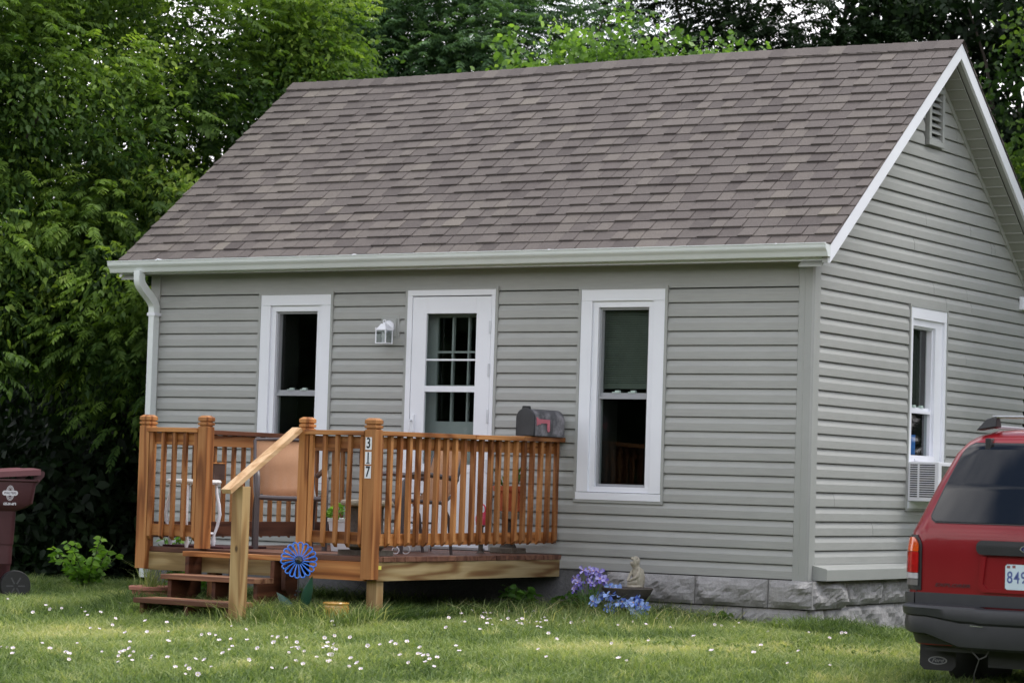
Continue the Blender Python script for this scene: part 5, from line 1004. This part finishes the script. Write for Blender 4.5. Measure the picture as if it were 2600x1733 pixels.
# emblem on the side: oval rings with a banner, phone number below
EM = simple('emblem_white', (.62, .62, .66), .5, .05); ex0, ez0 = .165, .885; sy_ = lambda z: -(.300 + (.305 - .300) * (z - .80) / .175) - .0015
c = MB()
def ringo(rx0, rz0, w_):
    n = 40; vs = []
    for i in range(n): a = 2 * math.pi * i / n; vs += [(ex0 + rx0 * math.cos(a), sy_(ez0 + rz0 * math.sin(a)), ez0 + rz0 * math.sin(a)), (ex0 + (rx0 - w_) * math.cos(a), sy_(ez0 + (rz0 - w_) * math.sin(a)), ez0 + (rz0 - w_) * math.sin(a))]
    c.add(vs, [(2 * i, 2 * i + 1, (2 * i + 3) % (2 * n), (2 * i + 2) % (2 * n)) for i in range(n)], .5)
ringo(.034, .062, .0045); ringo(.0255, .052, .0045); ringo(.017, .040, .003)
n = 12; bp = [(ex0 + .045 + .020 * math.cos(a), ez0 + .020 * math.sin(a)) for a in [(-90 + 180 * i / n) * math.pi / 180 for i in range(n + 1)]] + [(ex0 - .045 - .020 * math.cos(a), ez0 - .020 * math.sin(a)) for a in [(-90 + 180 * i / n) * math.pi / 180 for i in range(n + 1)]]
c.add([(x, sy_(z) - .0012, z) for x, z in bp], [tuple(range(len(bp)))], .5)
em = c.build('emblem', EM, bn, world=False)
put_text('emblem_lettering', text('WALTERS', .026, 0, bold=.0006), simple('emblem_ink', (.05, .03, .05), .5), em, lambda x, y, z: (ex0 + x * .92, sy_(ez0 + y) - .0022, ez0 + y), world=False)
put_text('phone_number', text('620-241-6898', .030, 0, bold=.0008), EM, bn, lambda x, y, z: (ex0 + x * .62, sy_(.792 + y) - .0035, .796 + y), world=False)
# ------------------------------------------------------------------ red vehicle, rear towards the street (local: x right, y forward, z up)
CX, CY = 3.262, -3.777; CGZ = -.557
car = thing('parked_car', 'dark red sport utility vehicle parked beside the house seen from behind', 'car', (CX, CY, CGZ))
def lerp_tab(tab, z):
    if z <= tab[0][0]: return tab[0][1]
    for (a, p), (b_, q_) in zip(tab, tab[1:]):
        if z <= b_: t = (z - a) / (b_ - a); return p + (q_ - p) * t
    return tab[-1][1]
HWt = [(.34, .78), (.45, .82), (.62, .832), (.90, .828), (1.02, .812), (1.08, .785), (1.30, .712), (1.50, .640), (1.575, .602), (1.62, .555), (1.65, .47), (1.665, .36), (1.672, .20)]
YRt = [(.34, .02), (.60, .0), (.95, .0), (1.02, .008), (1.08, .03), (1.30, .145), (1.55, .30), (1.61, .36), (1.65, .46), (1.672, .70)]
YFt = [(.34, 4.55), (.62, 4.62), (.85, 4.60), (.98, 4.5), (1.02, 4.2), (1.05, 3.45), (1.30, 3.05), (1.52, 2.66), (1.61, 2.45), (1.672, 2.0)]
Rt = [(.34, .16), (.95, .15), (1.1, .14), (1.5, .13), (1.62, .2), (1.672, .15)]
def outline(z, off=0.0, T=None):
    hw = lerp_tab(HWt, z) + off; yr = lerp_tab(YRt, z) - off; yf = lerp_tab(YFt, z) + off; r = min(lerp_tab(Rt, z), hw * .9); bulge = .03
    return hw, yr, yf, r, bulge
def sp(s, z, off=0.0):
    """point on the body; s = metres leftwards (+) / rightwards (-) along the plan outline from the rear centre"""
    hw, yr, yf, r, bg_ = outline(z, off); sg = -1 if s >= 0 else 1; a = abs(s); L1 = hw - r; L2 = L1 + r * math.pi / 2
    if a <= L1: return (sg * a, yr + bg_ * (a / hw) ** 2 * 1.0, z)
    yb = yr + bg_ * (L1 / hw) ** 2
    if a <= L2: t = (a - L1) / r; return (sg * (L1 + r * math.sin(t)), yb + r * (1 - math.cos(t)), z)
    return (sg * hw, min(yb + r + a - L2, yf - r), z)
def body():
    c = MB(); zs = [.34, .40, .45, .52, .62, .72, .82, .90, .95, .99, 1.02, 1.05, 1.08, 1.12, 1.2, 1.3, 1.4, 1.5, 1.54, 1.575, 1.60, 1.62, 1.637, 1.65, 1.659, 1.666, 1.672]; rings = []
    for z in zs:
        hw, yr, yf, r, bg_ = outline(z); half = [sp((hw - r) * i / 8, z) for i in range(9)] + [sp(hw - r + r * math.pi / 2 * i / 6, z) for i in range(1, 7)]
        y0 = half[-1][1]; y1 = yf - r; half += [(-hw, y0 + (y1 - y0) * i / 8, z) for i in range(1, 9)] + [(-(hw - r + r * math.cos(math.pi / 2 * i / 5)), y1 + r * math.sin(math.pi / 2 * i / 5), z) for i in range(1, 6)] + [(-(hw - r) * (1 - i / 4), yf, z) for i in range(1, 5)]
        rings.append(half + [(-x, y, zz) for x, y, zz in half[-2:0:-1]])
    loft(c, rings); return c
NMred = NM('dark_red_paint'); vv = NMred.coord((1, 1, 1), jitter=False); NMred.base(NMred.ramp(NMred.noise(vv, 2, 4), [(.3, (.19, .003, .007)), (.7, (.22, .004, .009))])); NMred.set(Roughness=.4, Metallic=.1); NMred.p.inputs['Coat Weight'].default_value = .55; NMred.p.inputs['Specular IOR Level'].default_value = .25; NMred.p.inputs['Coat Roughness'].default_value = .06; RED = NMred.m
DG = glass_mat('privacy_glass', (.03, .035, .05), refl=2.0, rough=.03, dirt=.03); GRYP = simple('grey_cladding', (.030, .031, .036), .5, .12, 8); BUMP_ = simple('bumper_plastic', (.022, .023, .027), .42, .15, 6); CHR = simple('satin_chrome', (.6, .6, .62), .25, metal=1.0)
bd = body().build('body', RED, car, smooth=45, world=False)
def patch(name, mat, parent, s0, s1, z0, z1, off, ns=14, nz_=8, smooth=True, label=None, fn=None):
    """s0,s1 may be functions of z"""
    f0 = s0 if callable(s0) else (lambda z: s0); f1 = s1 if callable(s1) else (lambda z: s1); c = MB(); vs = []
    for j in range(nz_ + 1):
        z = z0 + (z1 - z0) * j / nz_
        for i in range(ns + 1): s = f0(z) + (f1(z) - f0(z)) * i / ns; p = sp(s, z, off); vs.append(p)
    c.add(vs, [(j * (ns + 1) + i, j * (ns + 1) + i + 1, (j + 1) * (ns + 1) + i + 1, (j + 1) * (ns + 1) + i) for j in range(nz_) for i in range(ns)], .5); k = len(vs)
    bnd = [j for j in range(ns + 1)] + [(j + 1) * (ns + 1) - 1 for j in range(1, nz_ + 1)] + [nz_ * (ns + 1) + i for i in range(ns - 1, -1, -1)] + [j * (ns + 1) for j in range(nz_ - 1, 0, -1)]
    back = []
    for b_ in bnd: j, i = divmod(b_, ns + 1); z = z0 + (z1 - z0) * j / nz_; s = f0(z) + (f1(z) - f0(z)) * i / ns; back.append(sp(s, z, off - .02))
    n = len(bnd); c.add([vs[q] for q in bnd] + back, [(i, (i + 1) % n, n + (i + 1) % n, n + i) for i in range(n)], .5)
    return c.build(name, mat, parent, smooth=50 if smooth else False, world=False, label=label)
def gs(z):   # rear glass half width with rounded corners
    t = (z - 1.085) / (1.565 - 1.085); w_ = .668 - .125 * t; e = min(z - 1.085, 1.565 - z); r = .05; return w_ - (r - math.sqrt(max(0, r * r - (r - e) ** 2)) if e < r else 0)
patch('glass_seal', BLACK, bd, lambda z: gs(max(1.085, min(1.565, z))) + .010, lambda z: -gs(max(1.085, min(1.565, z))) - .010, 1.076, 1.573, .004, 20, 24)
rg = patch('rear_window', DG, car, gs, lambda z: -gs(z), 1.086, 1.564, .008, 20, 26)
for s in (-1, 1):
    c = MB(); p = sp(s * .40, 1.555, .012); c.box(p[0] - .018, p[0] + .018, p[1] - .012, p[1] + .06, 1.52, 1.60); c.build('hinge', BLACK, rg, bevel=.005, world=False)
    patch('side_window', DG, car, (lambda z, s=s: s * 1.15), (lambda z, s=s: s * 3.0), 1.12, 1.50, .004, 10, 4)
# tailgate shut lines
for s in (-1, 1): patch('shut_line', BLACK, bd, s * .735, s * .742, .66, 1.0, .0025, 1, 10)
patch('lower_cladding', GRYP, car, .735, -.735, .585, .655, .016, 20, 3); 
for s in (-1, 1): patch('lower_cladding', GRYP, car, s * .742, s * 2.2, .575, .652, .018, 24, 3)
for s in (-1, 1): patch('rear_valance', BLACK, bd, s * .0, s * 2.4, .345, .50, .006, 24, 3)
LRED = simple('red_lens', (.42, .008, .010), .12, .3, 30, coat=1); LAMB = simple('amber_lens', (.66, .085, .01), .15, .2, 30, coat=1); LCLR = simple('clear_lens', (.50, .48, .52), .15, .1, 30, coat=1)
for s in (1, -1):
    hs = patch('tail_light', BLACK, car, (lambda z, s=s: s * (.700 + .045 * max(0, (z - .93) / .07) ** 2)), (lambda z, s=s: s * 1.02), .668, 1.000, .006, 12, 16)
    F0 = lambda z, s=s: s * (.722 + .05 * max(0, (z - .93) / .06) ** 2)
    patch('amber_lens', LAMB, hs, F0, s * 1.0, .900, .985, .014, 12, 6); patch('red_lens', LRED, hs, F0, s * 1.0, .772, .897, .015, 12, 6); patch('clear_lens', LCLR, hs, F0, s * 1.0, .735, .769, .014, 12, 2); patch('reflector', simple('dull_grey_lens', (.16, .15, .15), .3) if s == 1 else bpy.data.materials['dull_grey_lens'], hs, F0, s * 1.0, .695, .730, .011, 12, 2)
# handle bar, recess, plate, badges
def hz(z): e = min(z - .895, .982 - z); r = .04; return .335 - (r - math.sqrt(max(0, r * r - (r - e) ** 2)) if e < r else 0)
hb = patch('tailgate_handle', BLACK, car, hz, lambda z: -hz(z), .896, .981, .030, 20, 10)
c = MB(); zr0, zr1, xr = .672, .885, .325; n = 8
fr = [(-xr, zr0 + .03), (-xr + .03, zr0), (xr - .03, zr0), (xr, zr0 + .03), (xr - .02, zr1), (-xr + .02, zr1)]; inn = [(x * .90, zr0 + .022 + (z - zr0) * .90) for x, z in fr]
c.add([(x, -.006, z) for x, z in fr] + [(x, -.016, z) for x, z in fr] + [(x, -.016, z) for x, z in inn] + [(x * .985, -.004, z) for x, z in inn], [(i, (i + 1) % 6, 6 + (i + 1) % 6, 6 + i) for i in range(6)] + [(6 + i, 6 + (i + 1) % 6, 12 + (i + 1) % 6, 12 + i) for i in range(6)] + [(12 + i, 12 + (i + 1) % 6, 18 + (i + 1) % 6, 18 + i) for i in range(6)] + [(18, 19, 20, 21, 22, 23)])
c.build('plate_recess', RED, bd, smooth=30, world=False)
c = MB(); c.prism([(x, z) for x, z in [(-.142, .695), (-.152, .705), (-.152, .835), (-.142, .845), (.142, .845), (.152, .835), (.152, .705), (.142, .695)]], lambda a, z, d: (a, d, z), -.012, -.009, .5); PLT = simple('plate_pale_blue', (.55, .66, .72), .35, .06)
lp = c.build('licence_plate', PLT, car, world=False); put_text('plate_number', text('849', .105, bold=.001, spacing=1.15, align='LEFT'), simple('plate_ink_blue', (.07, .10, .28), .5), lp, lambda x, y, z: (-.142 + x * .72, -.0128 - z, .765 + y * .95), world=False)
c = MB(); c.box(-.142, -.122, -.0128, -.0122, .822, .838); c.box(-.108, -.088, -.0128, -.0122, .824, .840); c.build('plate_mark', simple('plate_sticker', (.25, .08, .08), .5), lp, world=False)
put_text('badge', text('EXPLORER', .046, .0015, shear=.25, bold=.0006, spacing=1.05), simple('dark_badge', (.055, .03, .035), .3), bd, lambda x, y, z: (-.495 + x * 1.02, sp(.495 - x, .70)[1] - .003 - z, .703 + y * .62), world=False)
def oval(cx_, cz_, rx0, rz0, yf_, par, txt):
    c = MB(); n = 36; c.add([(cx_ + rx0 * math.cos(a), yf_, cz_ + rz0 * math.sin(a)) for a in [2 * math.pi * i / n for i in range(n)]] + [(cx_ + rx0 * math.cos(a), yf_ + .006, cz_ + rz0 * math.sin(a)) for a in [2 * math.pi * i / n for i in range(n)]], [tuple(range(n))] + [(i, n + i, n + (i + 1) % n, (i + 1) % n) for i in range(n)]); o = c.build('oval_emblem', CHR if 'p' in txt[1] else simple('dull_silver', (.26, .26, .27), .4), par, world=False)
    c = MB(); c.add([(cx_ + rx0 * .86 * math.cos(a), yf_ - .001, cz_ + rz0 * .78 * math.sin(a)) for a in [2 * math.pi * i / n for i in range(n)]], [tuple(range(n))]); c.build('emblem_field', simple('emblem_blue', (.015, .018, .09) if 'p' in txt[1] else (.02, .02, .035), .3), o, world=False)
    put_text('emblem_script', text(txt[0], rz0 * 1.3, 0, shear=.35, bold=.0004), CHR if 'p' in txt[1] else bpy.data.materials['dull_silver'], o, lambda x, y, z: (cx_ + x * 1.25, yf_ - .002, cz_ + y), world=False)
oval(0, .938, .056, .023, sp(0, .938, .030)[1] - .004, hb, ('Ford', 'p'))
# bumper
c = MB(); rings = []; zb = [(-1, .0), (0, .012), (.08, .018), (.55, .010), (.62, .022), (.92, .030), (.98, .022), (1, .004)]
def bpt(s, t, o):
    a = abs(s); hw = .800; r = .17; yr = -.095; L1 = hw - r; sg = -1 if s >= 0 else 1; L2 = L1 + r * 1.5708; bot = .405 - .075 * min(1, max(0, (.62 - a) / .22)); top = .585 - .010 * (a < .3)
    if a <= L1: x, y, nx_, ny_ = sg * a, yr + .045 * (a / L1) ** 2 * .7, 0, -1
    elif a <= L2: tt = (a - L1) / r; x, y, nx_, ny_ = sg * (L1 + r * math.sin(tt)), yr + .0315 + r * (1 - math.cos(tt)), sg * math.sin(tt), -math.cos(tt)
    else: x, y, nx_, ny_ = sg * hw, yr + .0315 + r + a - L2, sg, 0
    rnd_ = .05 * max(0, (a - .70)) / .4; z = bot + rnd_ + (top - bot - rnd_) * t; return (x + nx_ * o, y + ny_ * o, z)
S = np.linspace(-1.35, 1.35, 61); prof = [(0, -.06), (0, .0), (.06, .020), (.30, .026), (.60, .018), (.66, .034), (.90, .040), (.98, .030), (1.0, .010), (1.0, -.08)]
vs = [bpt(s, t, o) for s in S for t, o in prof]; k = len(prof); c.add(vs, [(i * k + j, i * k + j + 1, (i + 1) * k + j + 1, (i + 1) * k + j) for i in range(len(S) - 1) for j in range(k - 1)], .5)
bmp = c.build('rear_bumper', BUMP_, car, smooth=35, world=False)
c = MB(); q = bpt(.20, .62, .031); c.beam((-.32, -.139, .475), (-.235, -.144, .472), .002, .004, (0, 0, 1)); c.build('scratch', CHR, bmp, world=False)
c = MB(); c.box(-.16, .5, -.06, .1, .34, .385); c.tube([(-.2, -.08, .352), (.4, -.08, .352)], .016, 8); c.build('tow_bar', simple('rusty_steel', (.16, .075, .05), .7, .3, 20), car, world=False)
c = MB(); c.box(-.70, .70, .10, 4.2, .30, .345); c.box(-.3, .1, .12, .7, .22, .30); c.tube([(-.62, 1.0, .36), (.62, 1.0, .36)], .05, 10); c.build('underbody', BLACK, car, world=False)
c = MB(); c.tube([(-.38, .02, .34), (-.34, .0, .30), (-.31, .0, .272), (-.27, .0, .29), (-.25, .02, .34)], .005, 6); c.tube([(-.31, .0, .272), (-.36, .05, .18), (-.38, .1, .12)], .0035, 6); c.build('wiring_loop', simple('grey_wire', (.10, .10, .10), .5), car, world=False)
for s in (-1, 1):
    c = MB(); x0 = s * .675; c.prism([(x0 - .118, .175 + .03), (x0 - .09, .175), (x0 + .09, .175), (x0 + .118, .175 + .03), (x0 + .118, .47), (x0 - .118, .47)], lambda a, z, d: (a, d, z), .24, .246, .5); mf = c.build('mud_flap', simple('rubber_black', (.012, .012, .013), .6) if s == -1 else bpy.data.materials['rubber_black'], car, world=False)
    oval(x0 + .0, .235, .062, .024, .2385, mf, ('Ford', 'q'))
    for yy in (1.0, 3.8):
        c = MB(); R_ = .37; pr = [(.20, -.10), (.30, -.118), (R_ - .02, -.112), (R_, -.08), (R_, .08), (R_ - .02, .112), (.30, .118), (.20, .10)]; c.lathe(pr, (0, 0, 0), 40, cap=True); c.v = [(s * .695 + p[2], yy + p[0], .37 + p[1]) for p in c.v]; whl = c.build('wheel', bpy.data.materials['rubber_black'], car, smooth=40, world=False)
        c = MB(); c.lathe([(0, -.04), (.05, -.06), (.07, -.03), (.17, -.05), (.205, -.10), (.205, .09), (0, .08)], (0, 0, 0), 32); c.v = [(s * .695 - s * p[2], yy + p[0], .37 + p[1]) for p in c.v]; c.build('rim', CHR, whl, smooth=40, world=False)
# roof rack
c = MB()
for s in (-1, 1): c.beam((s * .47, .52, 1.676), (s * .50, 2.3, 1.690), .03, .02)
c.build('roof_rail', simple('silver_rail', (.42, .43, .46), .35, metal=.6), car, bevel=.004, world=False)
for yy in (.46, 2.1):
    cr_ = MB(); cr_.beam((-.43, yy, 1.735), (.43, yy, 1.735), .05, .016); o = cr_.build('crossbar', CHR, car, bevel=.004, world=False)
    for s in (-1, 1):
        c = MB(); c.add([(s * .53, yy - .04, 1.650), (s * .53, yy + .06, 1.650), (s * .40, yy + .06, 1.672), (s * .40, yy - .04, 1.672), (s * .47, yy - .025, 1.72), (s * .47, yy + .03, 1.72), (s * .40, yy + .03, 1.742), (s * .40, yy - .025, 1.742)], [(0, 1, 2, 3), (4, 7, 6, 5), (0, 4, 5, 1), (1, 5, 6, 2), (2, 6, 7, 3), (3, 7, 4, 0)]); c.build('crossbar_foot', BLACK, o, bevel=.006, world=False)
c = MB(); c.beam((.30, .03, 1.10), (.05, .05, 1.12), .012, .02); c.build('wiper', BLACK, rg, world=False)
c = MB(); c.box(-.72, -.6, 4.55, 4.66, .70, .86); c.box(.6, .72, 4.55, 4.66, .70, .86); c.build('headlight', LCLR, car, bevel=.01, world=False)
